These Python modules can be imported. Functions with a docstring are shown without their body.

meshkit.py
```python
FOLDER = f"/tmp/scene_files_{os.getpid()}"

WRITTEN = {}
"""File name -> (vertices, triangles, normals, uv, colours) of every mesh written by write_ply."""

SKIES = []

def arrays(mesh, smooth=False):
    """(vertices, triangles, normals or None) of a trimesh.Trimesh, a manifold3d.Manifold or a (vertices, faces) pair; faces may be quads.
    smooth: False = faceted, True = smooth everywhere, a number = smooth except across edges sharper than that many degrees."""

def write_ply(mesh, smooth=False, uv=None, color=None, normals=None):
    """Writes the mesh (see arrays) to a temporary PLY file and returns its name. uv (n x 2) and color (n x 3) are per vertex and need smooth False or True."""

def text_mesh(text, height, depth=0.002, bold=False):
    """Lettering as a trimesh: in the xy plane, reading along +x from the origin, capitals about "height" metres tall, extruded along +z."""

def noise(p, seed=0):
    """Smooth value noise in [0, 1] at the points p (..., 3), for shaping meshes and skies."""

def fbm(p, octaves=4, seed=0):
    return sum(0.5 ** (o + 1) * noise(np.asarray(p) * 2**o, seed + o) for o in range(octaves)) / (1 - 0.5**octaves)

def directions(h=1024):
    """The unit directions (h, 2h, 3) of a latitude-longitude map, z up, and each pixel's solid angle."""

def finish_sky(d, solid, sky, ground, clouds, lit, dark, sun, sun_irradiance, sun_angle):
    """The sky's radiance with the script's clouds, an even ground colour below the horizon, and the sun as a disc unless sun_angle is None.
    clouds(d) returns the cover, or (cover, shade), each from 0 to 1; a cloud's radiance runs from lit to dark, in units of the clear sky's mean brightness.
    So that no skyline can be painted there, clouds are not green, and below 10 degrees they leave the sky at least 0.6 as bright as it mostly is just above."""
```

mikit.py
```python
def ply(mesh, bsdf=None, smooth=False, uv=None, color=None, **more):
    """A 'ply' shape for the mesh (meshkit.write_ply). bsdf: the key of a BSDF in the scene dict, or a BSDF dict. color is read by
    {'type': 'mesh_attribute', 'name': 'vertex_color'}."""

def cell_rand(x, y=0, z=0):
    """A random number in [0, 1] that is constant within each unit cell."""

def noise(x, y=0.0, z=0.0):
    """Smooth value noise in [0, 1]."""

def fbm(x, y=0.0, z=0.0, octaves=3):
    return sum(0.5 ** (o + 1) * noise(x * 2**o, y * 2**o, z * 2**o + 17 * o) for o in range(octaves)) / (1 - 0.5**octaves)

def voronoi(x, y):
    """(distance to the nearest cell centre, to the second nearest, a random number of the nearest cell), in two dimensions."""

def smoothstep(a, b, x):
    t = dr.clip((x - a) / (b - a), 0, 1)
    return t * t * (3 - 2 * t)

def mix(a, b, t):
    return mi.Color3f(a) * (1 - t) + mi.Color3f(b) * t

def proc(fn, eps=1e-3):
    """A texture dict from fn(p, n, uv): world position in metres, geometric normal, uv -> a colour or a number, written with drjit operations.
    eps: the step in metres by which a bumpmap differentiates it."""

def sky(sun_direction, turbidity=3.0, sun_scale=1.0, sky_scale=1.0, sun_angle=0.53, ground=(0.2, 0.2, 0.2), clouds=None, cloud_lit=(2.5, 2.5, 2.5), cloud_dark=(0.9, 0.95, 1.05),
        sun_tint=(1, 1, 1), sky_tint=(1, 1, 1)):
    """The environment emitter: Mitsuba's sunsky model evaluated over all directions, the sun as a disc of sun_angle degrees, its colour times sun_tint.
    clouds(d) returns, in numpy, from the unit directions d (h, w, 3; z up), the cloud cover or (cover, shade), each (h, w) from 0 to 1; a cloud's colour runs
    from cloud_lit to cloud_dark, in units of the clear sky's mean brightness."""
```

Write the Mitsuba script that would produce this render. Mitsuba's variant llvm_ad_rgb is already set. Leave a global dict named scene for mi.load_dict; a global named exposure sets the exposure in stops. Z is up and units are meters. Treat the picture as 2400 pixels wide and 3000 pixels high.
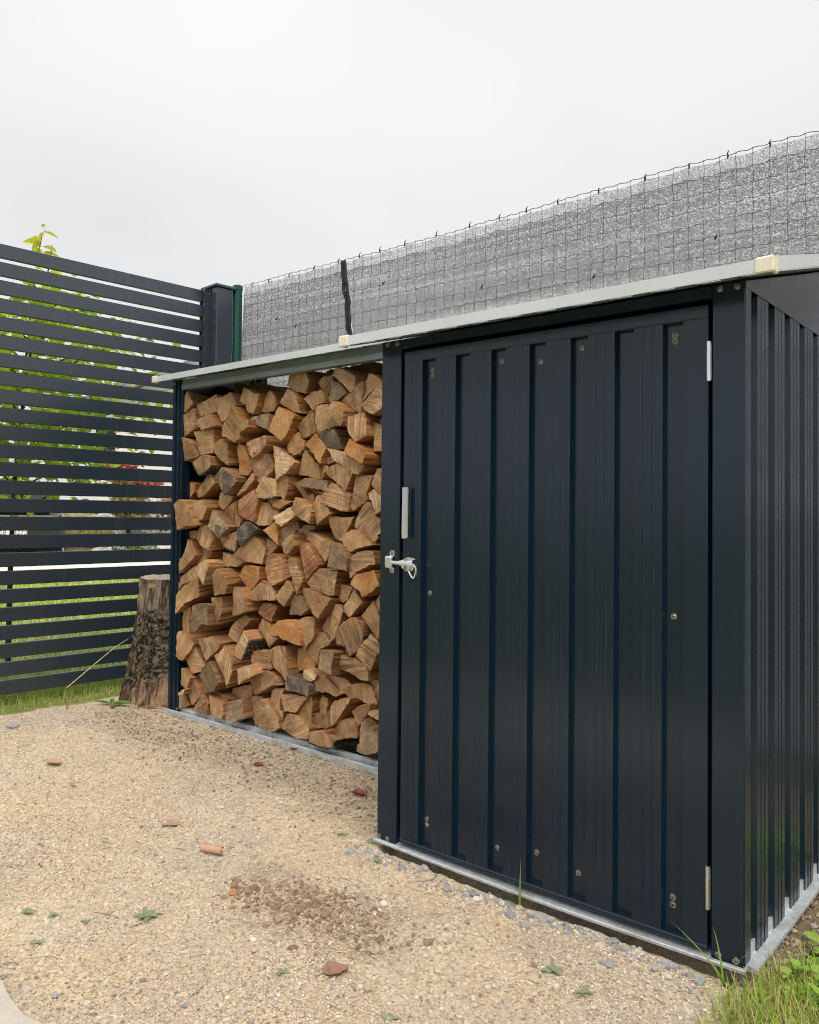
import math, random
import numpy as np, trimesh, mitsuba as mi, drjit as dr, mikit, meshkit
from shapely.geometry import Polygon
T = mi.ScalarTransform4f
R = np.random.default_rng(7)
random.seed(7)
scene, labels = {"type": "scene"}, {}

# ------------------------------------------------------------------ camera, sky, exposure
EYE = np.array([0, 0, 1.04])
FWD = np.array([-0.64509, 0.76376, 0.02307])
UPV = np.array([0.00689, -0.02437, 0.99968])
scene["camera"] = {"type": "perspective", "fov": 53.409, "fov_axis": "x", "near_clip": 0.05, "far_clip": 2000.0,
                   "principal_point_offset_y": 0.0156, "to_world": T().look_at(EYE.tolist(), (EYE + FWD).tolist(), UPV.tolist())}
exposure = 2.54


def overcast(d):
    """An even overcast sky, brighter overhead than at the skyline, with soft grey swells."""
    up = np.clip(d[..., 2], 0, 1)
    q = d / (0.35 + up[..., None])
    swell = meshkit.fbm(q * np.array([1.3, 1.3, 0.6]) + 3.1, 4, 5) - 0.5
    return np.ones_like(up), np.clip(0.86 - 0.62 * up + 0.62 * swell * (0.4 + up), 0, 1)


scene["sky"] = mikit.sky((0.45, -0.42, 0.79), turbidity=3, sun_scale=0.30, sun_angle=36, sun_tint=(0.93, 0.98, 1.08), clouds=overcast,
                         cloud_lit=(2.5, 2.5, 2.5), cloud_dark=(1.10, 1.13, 1.16))

# ------------------------------------------------------------------ helpers


COUNT = {}


def numbered(name):
    i = COUNT.get(name, -1) + 1
    COUNT[name] = i
    return name if i == 0 else f"{name}_{i:03d}"


def thing(name, label, cat, group=None):
    k = numbered(name)
    labels[k] = {"label": label, "category": cat}
    if group:
        labels[k]["group"] = group
    return k


def outward(mesh):
    """(vertices, triangles) with the faces of a solid turned outwards."""
    v, f, _ = meshkit.arrays(mesh)
    c = v - v.mean(0)
    return (v, f[:, ::-1]) if np.einsum("ij,ij->i", c[f[:, 0]], np.cross(c[f[:, 1]], c[f[:, 2]])).sum() < 0 else (v, f)


OPEN = {"underside_sheet", "shade_cloth", "leaf_dry", "blade", "foliage_thin", "yard_ground", "concrete", "bank_soil", "galvanised"}


def shape(key, mesh, bsdf, **kw):
    mesh = mesh if bsdf in OPEN else outward(mesh)
    scene[key] = mikit.ply(mesh, bsdf, **kw)
    return key


def part(root, name, mesh, bsdf, label=None, kind=None, **kw):
    k = numbered(f"{root}__{name}")
    shape(k, mesh, bsdf, **kw)
    if label or kind:
        labels[k] = {a: b for a, b in (("label", label), ("kind", kind)) if b}
    return k


def solo(name, mesh, bsdf, label, cat, group=None, **kw):
    k = thing(name, label, cat, group)
    shape(k, mesh, bsdf, **kw)
    return k


def structure(name, mesh, bsdf, **kw):
    shape(name, mesh, bsdf, **kw)
    labels[name] = {"kind": "structure"}


def stuff(name, mesh, bsdf, label, cat, **kw):
    shape(name, mesh, bsdf, **kw)
    labels[name] = {"kind": "stuff", "label": label, "category": cat}


def box(x0, x1, y0, y1, z0, z1, b=0.0):
    if b <= 0:
        m = trimesh.creation.box(bounds=[[x0, y0, z0], [x1, y1, z1]])
        return m
    b = min(b, (x1 - x0) * .45, (y1 - y0) * .45, (z1 - z0) * .45)
    P = []
    for x, sx in ((x0, 1), (x1, -1)):
        for y, sy in ((y0, 1), (y1, -1)):
            for z, sz in ((z0, 1), (z1, -1)):
                P += [(x, y + sy * b, z + sz * b), (x + sx * b, y, z + sz * b), (x + sx * b, y + sy * b, z)]
    return trimesh.convex.convex_hull(np.array(P))


def cat(ms):
    return trimesh.util.concatenate(ms)


def prism(poly, a, b, axis):
    """The 2-D polygon extruded from a to b along axis: 'z' -> (x, y), 'x' -> (y, z), 'y' -> (x, z)."""
    m = trimesh.creation.extrude_polygon(Polygon(poly), b - a, engine="earcut")
    v = np.array(m.vertices)
    v[:, 2] += a
    order = {"z": [0, 1, 2], "x": [2, 0, 1], "y": [0, 2, 1]}[axis]
    v = v[:, order]
    f = np.array(m.faces)
    return trimesh.Trimesh(v, f[:, ::-1] if axis == "y" else f, process=False)


def tube(pts, r, n=6, caps=True):
    p = np.asarray(pts, float)
    r = np.broadcast_to(r, (len(p),))
    t = np.gradient(p, axis=0)
    t /= np.linalg.norm(t, axis=1, keepdims=True) + 1e-12
    ref = np.array([0, 0, 1.0]) if abs(t[:, 2]).mean() < .8 else np.array([1.0, 0, 0])
    a = np.cross(t, ref)
    a /= np.linalg.norm(a, axis=1, keepdims=True) + 1e-12
    b = np.cross(t, a)
    g = np.arange(n) * 2 * np.pi / n
    v = (p[:, None] + r[:, None, None] * (np.cos(g)[None, :, None] * a[:, None] - np.sin(g)[None, :, None] * b[:, None])).reshape(-1, 3)
    i, j = np.meshgrid(np.arange(len(p) - 1), np.arange(n), indexing="ij")
    q = np.stack([i * n + j, (i + 1) * n + j, (i + 1) * n + (j + 1) % n, i * n + (j + 1) % n], -1).reshape(-1, 4)
    f = np.vstack([q[:, [0, 1, 2]], q[:, [0, 2, 3]]])
    if caps:
        m = len(v)
        v = np.vstack([v, p[:1], p[-1:]])
        k = np.arange(n)
        f = np.vstack([f, np.stack([k * 0 + m, k, (k + 1) % n], 1), np.stack([k * 0 + m + 1, (k + 1) % n + (len(p) - 1) * n, k + (len(p) - 1) * n], 1)])
    return trimesh.Trimesh(v, f, process=False)


def cyl(p0, p1, r, n=16):
    return tube([p0, p1], r, n)


# ------------------------------------------------------------------ materials
noise, fbm, voronoi, cell_rand, sstep, mix, proc = mikit.noise, mikit.fbm, mikit.voronoi, mikit.cell_rand, mikit.smoothstep, mikit.mix, mikit.proc


def mat(name, color, rough=0.5, metallic=0.0, spec=0.5, bump=None, scale=1.0, **kw):
    c = {"type": "rgb", "value": list(color)} if isinstance(color, (tuple, list)) else proc(color)
    r = proc(rough) if callable(rough) else rough
    d = {"type": "principled", "base_color": c, "roughness": r, "metallic": metallic, "specular": spec, **kw}
    if bump is not None:
        d = {"type": "bumpmap", "arbitrary": proc(bump), "scale": scale, "bsdf": d}
    scene[name] = {"type": "twosided", "bsdf": d} if name in ("underside_sheet", "leaf_dry", "galvanised", "concrete", "bank_soil") else d
    return name


ANTH = (0.0045, 0.0150, 0.0290)


def paint_color(p, n, uv):
    # specks of dried splash and dust dots on the coated sheet
    v = noise(p.x * 260, p.y * 260, p.z * 200)
    big = fbm(p.x * 5, p.y * 5, p.z * 2)
    dots = sstep(0.93, 0.97, v) * sstep(0.42, 0.62, fbm(p.x * 3 + 9, p.y * 3, p.z * 3))
    c = mi.Color3f(ANTH) * (0.92 + 0.16 * big)
    return mix(c, (0.16, 0.155, 0.14), dots * 0.42)


def paint_rough(p, n, uv):
    return 0.15 + 0.08 * noise(p.x * 9, p.y * 9, p.z * 4)


def paint_bump(p, n, uv):
    return noise(p.x * 8, p.y * 8, p.z * 3) * 0.0010


mat("anthracite_sheet", paint_color, paint_rough, spec=0.5, bump=paint_bump)


def slat_color(p, n, uv):
    s = fbm(p.y * 2.2, p.z * 9, p.x)
    streak = sstep(0.74, 0.9, noise(p.y * 60, p.z * 7)) * sstep(0.5, 0.7, noise(p.y * 3, p.z * 3, 5.0))
    return mix(mi.Color3f((0.020, 0.034, 0.049)) * (0.9 + 0.2 * s), (0.13, 0.14, 0.15), streak * 0.07)


mat("slat_coating", slat_color, 0.30, spec=1.0)


def galv(p, n, uv):
    a, b, c = voronoi(p.x * 90 + p.z * 40, p.y * 90 + p.z * 60)
    dirt = sstep(0.52, 0.72, fbm(p.x * 14, p.y * 14, p.z * 40))
    return mix(mi.Color3f((0.60, 0.655, 0.71)) * (0.85 + 0.25 * c), (0.34, 0.29, 0.21), dirt * 0.4)


mat("galvanised", galv, 0.34, metallic=0.5)
mat("roof_sheet", lambda p, n, uv: mi.Color3f((0.58, 0.635, 0.67)) * (0.94 + 0.12 * noise(p.x * 8, p.y * 8, p.z * 8)), 0.36, metallic=0.1)
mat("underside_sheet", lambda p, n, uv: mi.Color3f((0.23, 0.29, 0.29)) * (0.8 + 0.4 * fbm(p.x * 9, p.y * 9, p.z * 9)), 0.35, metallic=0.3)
mat("cream_plastic", lambda p, n, uv: mi.Color3f((0.74, 0.71, 0.57)) * (0.94 + 0.12 * fbm(p.x * 60, p.y * 60, p.z * 60)), 0.4)
mat("handle_coating", (0.36, 0.40, 0.41), 0.35)
mat("bright_steel", (0.78, 0.82, 0.87), 0.30, metallic=1.0)
mat("screw_steel", lambda p, n, uv: mi.Color3f((0.52, 0.48, 0.40)) * (0.6 + 0.7 * noise(p.x * 500, p.y * 500, p.z * 500)), 0.32, metallic=0.9)
mat("washer_plastic", (0.20, 0.20, 0.19), 0.3)
mat("dark_hole", (0.02, 0.02, 0.02), 0.7)
mat("green_coating", lambda p, n, uv: mi.Color3f((0.007, 0.066, 0.052)) * (0.9 + 0.2 * fbm(p.x * 8, p.y * 8, p.z * 5)), 0.25)
mat("wire_coating", (0.016, 0.016, 0.030), 0.5)


def cloth_color(p, n, uv):
    w = noise(p.x * 330 + p.z * 170, p.z * 330)
    return mi.Color3f((0.36, 0.36, 0.385)) * (0.55 + 0.8 * w)


def cloth_open(p, n, uv):
    # knitted yarn: short slanted stitches with small holes between them, some slack courses; the hem above is an open net that sags between its ties
    w = noise(p.x * 260 + p.z * 150, p.z * 270) * 0.55 + noise(p.x * 520 - p.z * 200, p.z * 560, 2.0) * 0.45
    course = (noise(p.z * 15, p.x * .5) - .5) * 0.12 + (noise(p.z * 75, p.x * .9, 4.0) - .5) * 0.16 + (noise(p.z * 320, 5.0) - .5) * 0.08
    hole = sstep(0.44, 0.74, w + course - dr.select(p.x < -3.36 + (2.52 - p.z) * .14, .06, .0))
    low = 2.470 - .014 * dr.abs(dr.sin((p.x + 4.18) * (3.1416 / .19)))
    net = sstep(low - .002, low + .003, p.z)
    return 1.0 - dr.clip(hole * 0.72 + net * (.14 + .30 * noise(p.x * 200, p.z * 60)), 0, 0.92)


scene["shade_cloth"] = {"type": "mask", "opacity": proc(cloth_open),
                        "bsdf": {"type": "principledthin", "base_color": proc(cloth_color), "roughness": 0.6, "diff_trans": 0.9}}
mat("bundled_cloth", (0.022, 0.023, 0.032), 0.8)

# --- wood: on the end faces uv = position about the pith, in a 2 x 2 cell of its own for every log (column: log, row: sort of wood); split sides carry u > 1000

SORTS = {  # light colour, dark colour, stain, saw ridges, stain colour, growth rings, knot
    "t": ((.46, .29, .155), (.32, .19, .095), .18, .22, (.10, .08, .065), .16, 0),
    "o": ((.51, .285, .125), (.42, .20, .075), .10, .15, (.12, .09, .07), .16, 0),
    "g": ((.37, .26, .16), (.25, .175, .105), .40, .25, (.10, .085, .07), .16, 0),
    "s": ((.44, .28, .155), (.30, .185, .10), .70, .25, (.11, .09, .07), .16, 0),
    "k": ((.38, .27, .16), (.18, .14, .10), 1.0, .25, (.06, .06, .06), .16, 0),
    "d": ((.42, .26, .14), (.30, .175, .09), .20, .25, (.10, .08, .07), .16, 0),  # tan wood browned for set-back logs, their shade mixed into the colour
    "p": ((.55, .385, .235), (.43, .275, .15), .08, .35, (.20, .15, .11), .16, 0),
    "r": ((.44, .245, .13), (.28, .125, .065), .20, .50, (.12, .08, .06), .16, 0),
    "w": ((.47, .30, .165), (.31, .19, .10), .12, .45, (.12, .09, .07), .16, 0),
    "q": ((.50, .305, .15), (.38, .21, .09), .10, .10, (.12, .09, .07), .40, 0),
    "m": ((.23, .185, .14), (.08, .075, .07), 1.0, .25, (.055, .058, .06), .16, 0),
    "n": ((.46, .295, .165), (.32, .19, .10), .25, .25, (.12, .09, .07), .50, .9),
}
ROW = {k: i for i, k in enumerate(SORTS)}


def of_sort(cv, col):
    out = mi.Float(0) if not isinstance(SORTS["t"][col], tuple) else mi.Color3f(0)
    for k, i in ROW.items():
        val = SORTS[k][col]
        out = dr.select(dr.abs(cv - i) < .5, mi.Color3f(val) if isinstance(val, tuple) else mi.Float(val), out)
    return out


def split_uv(uv):
    side = uv.x > 1000
    x = dr.select(side, uv.x - 1000, uv.x)
    cu, cv = dr.floor(x / 2), dr.floor(uv.y / 2)
    return side, cu, cv, x - 2 * cu - 1, uv.y - 2 * cv - 1


def wood_color(p, n, uv):
    side, cu, cv, a, b = split_uv(uv)
    base, dark, stain, saw, fleck, ring, knot = (of_sort(cv, i) for i in range(7))
    ca = cell_rand(cu, cv, 4) * 3.1416
    s, c = dr.sin(ca), dr.cos(ca)
    u, v = a * c - b * s, a * s + b * c
    r, th = dr.sqrt(a * a + b * b), dr.atan2(b, a)
    warp = fbm(a * 14 + cu, b * 14 + cv, octaves=2)
    rings = noise(r * 260 + 6 * warp, cu)
    sawl = noise(u * 12 + 3 * warp, v * 210 + cu * 7)
    fibre = noise(th * 26, r * 20 + cu)
    speck = noise(a * 260 + cu, b * 260)
    tone = 0.80 + 0.24 * cell_rand(cu, cv, 9) + (sawl - 0.5) * saw * 1.9 + (rings - 0.5) * ring + (fibre - 0.5) * 0.22 + (fbm(a * 34 + cu, b * 34 + cv, octaves=2) - 0.5) * 0.36 + (speck - .5) * .12
    end = mix(dark, base, sstep(0.30, 0.62, noise(a * 13 + cu * 3, b * 13 + cv * 5) * .6 + .4 * warp)) * tone
    ck = dr.abs(th - (cell_rand(cu, cv, 2) * 5 - 2.5) + 0.5 * (noise(r * 40, cu) - .5)) * r
    crack = (1 - sstep(0.0005, 0.0017, ck)) * sstep(0.35, 0.5, cell_rand(cu, cv, 3)) * (1 - sstep(0.03, 0.08, r))
    end = mix(end, (0.07, 0.045, 0.03), crack * 0.8)
    grey = sstep(0.52, 0.64, fbm(a * 30 + cv * 3, b * 30 + cu, 4.0)) * stain
    end = mix(end, fleck, grey * (0.35 + 0.65 * speck))
    k = dr.sqrt(dr.square(a - .012) + dr.square((b + .01) * 1.5))
    end = mix(end, (0.06, 0.04, 0.03), (1 - sstep(0.004, 0.020, k * (0.6 + 0.8 * speck))) * knot)
    g = noise(a * 95 + cu * 5, p.y * 7) * 0.6 + noise(a * 340, p.y * 16) * 0.4
    sd = mix(dark * mi.Color3f(.74, .60, .50), base * mi.Color3f(.98, .80, .64), g) * (0.66 + 0.55 * noise(a * 14 + cu, p.y * 6))  # sides darkened and reddened: shade between the logs painted into them
    return dr.select(side, sd, end)


def wood_bump(p, n, uv):
    side, cu, cv, a, b = split_uv(uv)
    saw = of_sort(cv, 3)
    ca = cell_rand(cu, cv, 4) * 3.1416
    u, v = a * dr.cos(ca) - b * dr.sin(ca), a * dr.sin(ca) + b * dr.cos(ca)
    end = noise(u * 14, v * 190 + cu * 7) * (.0010 + .0042 * saw) + noise(a * 110, b * 110) * 0.0016
    sd = noise(a * 95 + cu * 5, p.y * 7) * 0.0055
    return dr.select(side, sd, end)


mat("split_wood", wood_color, 0.74, spec=0.2, bump=wood_bump)


def bark_col(p, n, uv):
    a, b, c = voronoi(p.x * 60 + p.z * 12, p.z * 28 + p.y * 40)
    return mix((0.045, 0.036, 0.026), (0.19, 0.155, 0.11), sstep(0.15, 0.6, b - a) * (0.4 + 0.6 * c)) * (0.7 + 0.6 * fbm(p.x * 12, p.y * 12, p.z * 12))


mat("bark", bark_col, 0.9, spec=0.15, bump=lambda p, n, uv: fbm(p.x * 90, p.y * 90, p.z * 60) * 0.012)

# ------------------------------------------------------------------ ground
LAWN_X = -4.27


def ground_np(x, y):
    x, y = np.asarray(x, float), np.asarray(y, float)
    q = np.stack([x, y, x * 0], -1)
    near = np.clip(1.5 - np.hypot(x + 1.8, y - 1.4) / 4, 0, 1)
    h = -0.024 + 0.022 * (meshkit.fbm(q * 1.7 + 11, 3, 3) - 0.5) + near * (0.017 * (meshkit.fbm(q * 7, 3, 4) - 0.5) + 0.014 * (meshkit.fbm(q * 38, 3, 6) - 0.5))
    h += near * 0.0065 * np.clip(meshkit.noise(q * 95, 8) - 0.35, 0, 1)
    d = np.hypot((x + 1.58) / 0.30, (y - 1.53) / 0.16)
    h += np.where(d < 1, (1 - d) ** 2, 0) * (0.022 + 0.05 * (meshkit.fbm(q * 30, 3, 9) - .4))
    # a raked track and the heap's tail
    t = np.abs((y - 1.33) - (x + 1.35) * 0.62)
    h -= 0.007 * np.exp(-(t / 0.05) ** 2) * ((x > -1.6) & (x < -0.9))
    t = np.abs((y - 1.32) - (x + 2.45) * 0.35)
    h += 0.010 * np.exp(-(t / 0.03) ** 2) * ((x > -2.75) & (x < -2.2))
    # packed down along the shed's rails, a little scour in front of the door
    h -= 0.034 * np.exp(-((y - 1.985) / 0.040) ** 2) * ((x > -1.75) & (x < -0.6))
    w = np.exp(-((y - 2.44) / 0.10) ** 2) * ((x < -1.8) & (x > -3.9))
    h = h * (1 - w) + w * (-0.006 + 0.004 * (meshkit.fbm(q * 38, 3, 6) - .5))
    return h


def lines(lo, hi, step, far):
    a = np.arange(lo, hi, step)
    g = step * 1.22 ** np.arange(1, 80)
    out = np.cumsum(g)
    out = out[out < far]
    return np.concatenate([lo - out[::-1], a, a[-1] + out])


gx, gy = lines(-4.7, 0.35, 0.0085, 420), lines(0.45, 2.62, 0.0085, 420)
X, Y = np.meshgrid(gx, gy, indexing="ij")
gz = ground_np(X, Y)
i, j = np.meshgrid(np.arange(len(gx) - 1), np.arange(len(gy) - 1), indexing="ij")
n_ = len(gy)
quads = np.stack([i * n_ + j, (i + 1) * n_ + j, (i + 1) * n_ + j + 1, i * n_ + j + 1], -1).reshape(-1, 4)


def ground_color(p, n, uv):
    sand, warm, grey = (0.545, 0.46, 0.335), (0.565, 0.465, 0.32), (0.475, 0.41, 0.32)
    a, b, c = voronoi(p.x * 150, p.y * 150)
    a2, b2, c2 = voronoi(p.x * 62 + 3, p.y * 62)
    m = fbm(p.x * 1.9 + 2, p.y * 1.9)
    col = mix(grey, mix(sand, warm, sstep(0.45, 0.6, fbm(p.x * 3.3, p.y * 3.3 + 7))), sstep(0.38, 0.55, m))
    grain = 0.74 + 0.40 * c + 0.22 * (noise(p.x * 260, p.y * 260) - .5)
    col = col * grain
    col = mix(col, (0.68, 0.61, 0.50), sstep(0.90, 0.94, c) * 0.6)
    # dark garden soil: the heap, and what is trodden out before the wood store
    dh = dr.sqrt(dr.square((p.x + 1.60) / 0.34) + dr.square((p.y - 1.54) / 0.19)) + (fbm(p.x * 14, p.y * 14) - 0.5) * 1.1
    ds = dr.abs(p.y - 2.36) * 3.4 + dr.maximum(0, dr.abs(p.x + 2.9) - 1.0) * 2.0 + (fbm(p.x * 6, p.y * 6 + 4) - 0.5) * 1.6
    soil = dr.maximum(1 - sstep(0.7, 1.05, dh), 0.8 * (1 - sstep(0.5, 1.15, ds)))
    col = mix(col, mi.Color3f((0.25, 0.19, 0.13)) * (0.6 + 0.7 * c2) * (0.8 + 0.4 * c), soil * (0.14 + 0.50 * noise(p.x * 45, p.y * 45)))
    edge = -4.27 - 0.075 * (3.15 - p.y) + 0.10 * (fbm(p.y * 6, p.x * 6) - 0.5)
    lawn = dr.maximum(1 - sstep(-0.03, 0.04, p.x - edge), dr.maximum(sstep(-0.05, 0.05, p.y - 3.3), sstep(-0.6, -0.5, -p.y - 1.1 + 0.2 * noise(p.x * 3, p.y * 3))))
    e2 = sstep(-0.04, 0.05, p.x + 0.60 + 0.10 * (fbm(p.x * 7, p.y * 7) - 0.5) - 0.10 * (2.0 - p.y)) * sstep(1.3, 1.5, p.y)
    turf = mix((0.13, 0.18, 0.05), (0.24, 0.22, 0.10), fbm(p.x * 6, p.y * 6)) * (0.6 + 0.8 * noise(p.x * 130, p.y * 130))
    col = mix(col, turf, lawn)
    return mix(col, mi.Color3f((0.14, 0.105, 0.06)) * (0.6 + 0.8 * c), e2 * 0.9)


mat("yard_ground", ground_color, 0.92, spec=0.2,
    bump=lambda p, n, uv: voronoi(p.x * 150, p.y * 150)[0] * -0.0034 + noise(p.x * 420, p.y * 420) * 0.0016)
structure("ground", (np.stack([X, Y, gz], -1).reshape(-1, 3), quads), "yard_ground", smooth=True)


def gh(x, y):
    return float(ground_np(np.array([x]), np.array([y]))[0])


# a light concrete road beyond the lawn, and the planted stony bank behind it (directions: r = away from the camera, t = to the right)
RD = np.array([-0.8778, 0.479, 0.0])      # outward through the slats
TD = np.array([0.479, 0.8778, 0.0])


def far(r, t, z):
    return RD * r + TD * t + np.array([0, 0, z])


mat("concrete", lambda p, n, uv: mi.Color3f((0.55, 0.52, 0.48)) * (0.86 + 0.28 * fbm(p.x * 2, p.y * 2)), 0.85)
mat("kerb_stone", lambda p, n, uv: mi.Color3f((0.50, 0.47, 0.40)) * (0.8 + 0.3 * fbm(p.x * 20, p.y * 20) + 0.12 * noise(p.x * 300, p.y * 300)), 0.85,
    bump=lambda p, n, uv: fbm(p.x * 120, p.y * 120) * 0.002)
v = np.array([far(r, t, 0.05) for r, t in ((13.6, -30), (13.6, 30), (23, 30), (23, -30))])
structure("road", (v, [[0, 1, 2, 3]]), "concrete")
slab = Polygon([(-2.6, -0.4), (-1.0, 0.1), (-1.58, 0.80), (-1.70, 0.775), (-1.79, 0.785), (-1.86, 0.80), (-2.3, 0.83)]).buffer(0.02)
m = trimesh.creation.extrude_polygon(slab, 0.055, engine="earcut")
m.apply_translation([0, 0, -0.055])
structure("pavement", m, "kerb_stone")

# ------------------------------------------------------------------ the shed: cabinet with a door, wood store set back beside it, one sloping roof
SL = 0.265
CA, CB, CD, CBK = -1.762, -0.622, 1.941, 3.05       # cabinet: left, right, front, back
WL, WD = -3.717, 2.461                               # wood store: left, front


def roof_z(y):
    return 1.600 + SL * (y - CD)


shed = thing("garden_shed", "anthracite metal garden shed with a ribbed door and an open wood store beside it", "shed")
SH = "anthracite_sheet"
# front frame
part(shed, "door_frame", box(CA, -1.681, CD, CD + 0.045, 0.004, roof_z(CD) - 0.004, 0.003), SH)
part(shed, "door_frame", box(-0.700, CB, CD, CD + 0.045, 0.004, roof_z(CD) - 0.004, 0.003), SH)
part(shed, "door_frame", box(-1.681, -0.700, CD + 0.003, CD + 0.045, 1.566, roof_z(CD) - 0.004, 0.002), SH)


def ribbed(edges, crest, depth, lip, back, ridge=0.0024):
    """Section of a profiled sheet: troughs [(a, b), ...] between edges[0] and edges[-1]; crest plane, trough depth, slope of the flanks, sheet gauge; two fine beads on each crest."""
    lo, hi, troughs = edges
    top, x = [(lo, crest)], lo
    for a, b in troughs + [(hi + lip, None)]:
        end = a - lip
        w = end - x
        if ridge and w > 0.06 and b is not None:
            for f in (0.36, 0.68):
                c = x + w * f
                top += [(c - 0.004, crest), (c - 0.0015, crest - ridge), (c + 0.0015, crest - ridge), (c + 0.004, crest)]
        if b is None:
            top.append((hi, crest))
            break
        top += [(end, crest), (a, crest + depth), (b, crest + depth), (b + lip, crest)]
        x = b + lip
    return top + [(x_, y_ + back) for x_, y_ in reversed(top)]


tr = [(-1.568 + .1285 * k - 0.018, -1.568 + .1285 * k + 0.022) for k in range(7)]
sheet = prism(ribbed((-1.664, -0.708, tr), CD, 0.017, 0.006, 0.0012), 0.034, 1.5255, "z")
dk = part(shed, "door", sheet, SH)
part(dk, "top_lip", box(-1.665, -0.708, CD - 0.0036, CD + 0.020, 1.519, 1.553, 0.003), SH)
part(dk, "bottom_lip", box(-1.666, -0.707, CD - 0.004, CD + 0.020, 0.021, 0.0338, 0.003), SH)
for a, b in ((-1.664, -1.61), (-.76, -.709)):
    part(dk, "inner_frame", box(a, b, CD + 0.022, CD + 0.03, 0.03, 1.54), SH)

# screws: a pan head with a cross recess on a small ragged plastic washer


def screw(root, x, y, z, nx=0, ny=-1, s=1.0):
    h = trimesh.creation.uv_sphere(radius=1, count=[8, 12])
    v = np.array(h.vertices)
    v = np.stack([v[:, 0] * 0.0052 * s, -np.abs(v[:, 2]) * 0.0032 * s, v[:, 1] * 0.0052 * s], 1)
    h = trimesh.Trimesh(v, h.faces, process=False)
    ang = np.linspace(0, 2 * np.pi, 11)[:-1]
    rr = 0.0078 * s * (0.8 + 0.4 * R.random(10))
    w = prism(np.stack([np.cos(ang) * rr, np.sin(ang) * rr], 1), -0.0012, 0.0, "y")
    for m in (h, w):
        v = np.array(m.vertices)
        if nx:
            v = np.stack([-v[:, 1] * nx, v[:, 0], v[:, 2]], 1)
        m.vertices = v + [x, y, z]
    k = part(root, "screw", h, "screw_steel", smooth=40)
    part(k if root.count("__") == 0 else root, "washer", w, "washer_plastic")


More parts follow.
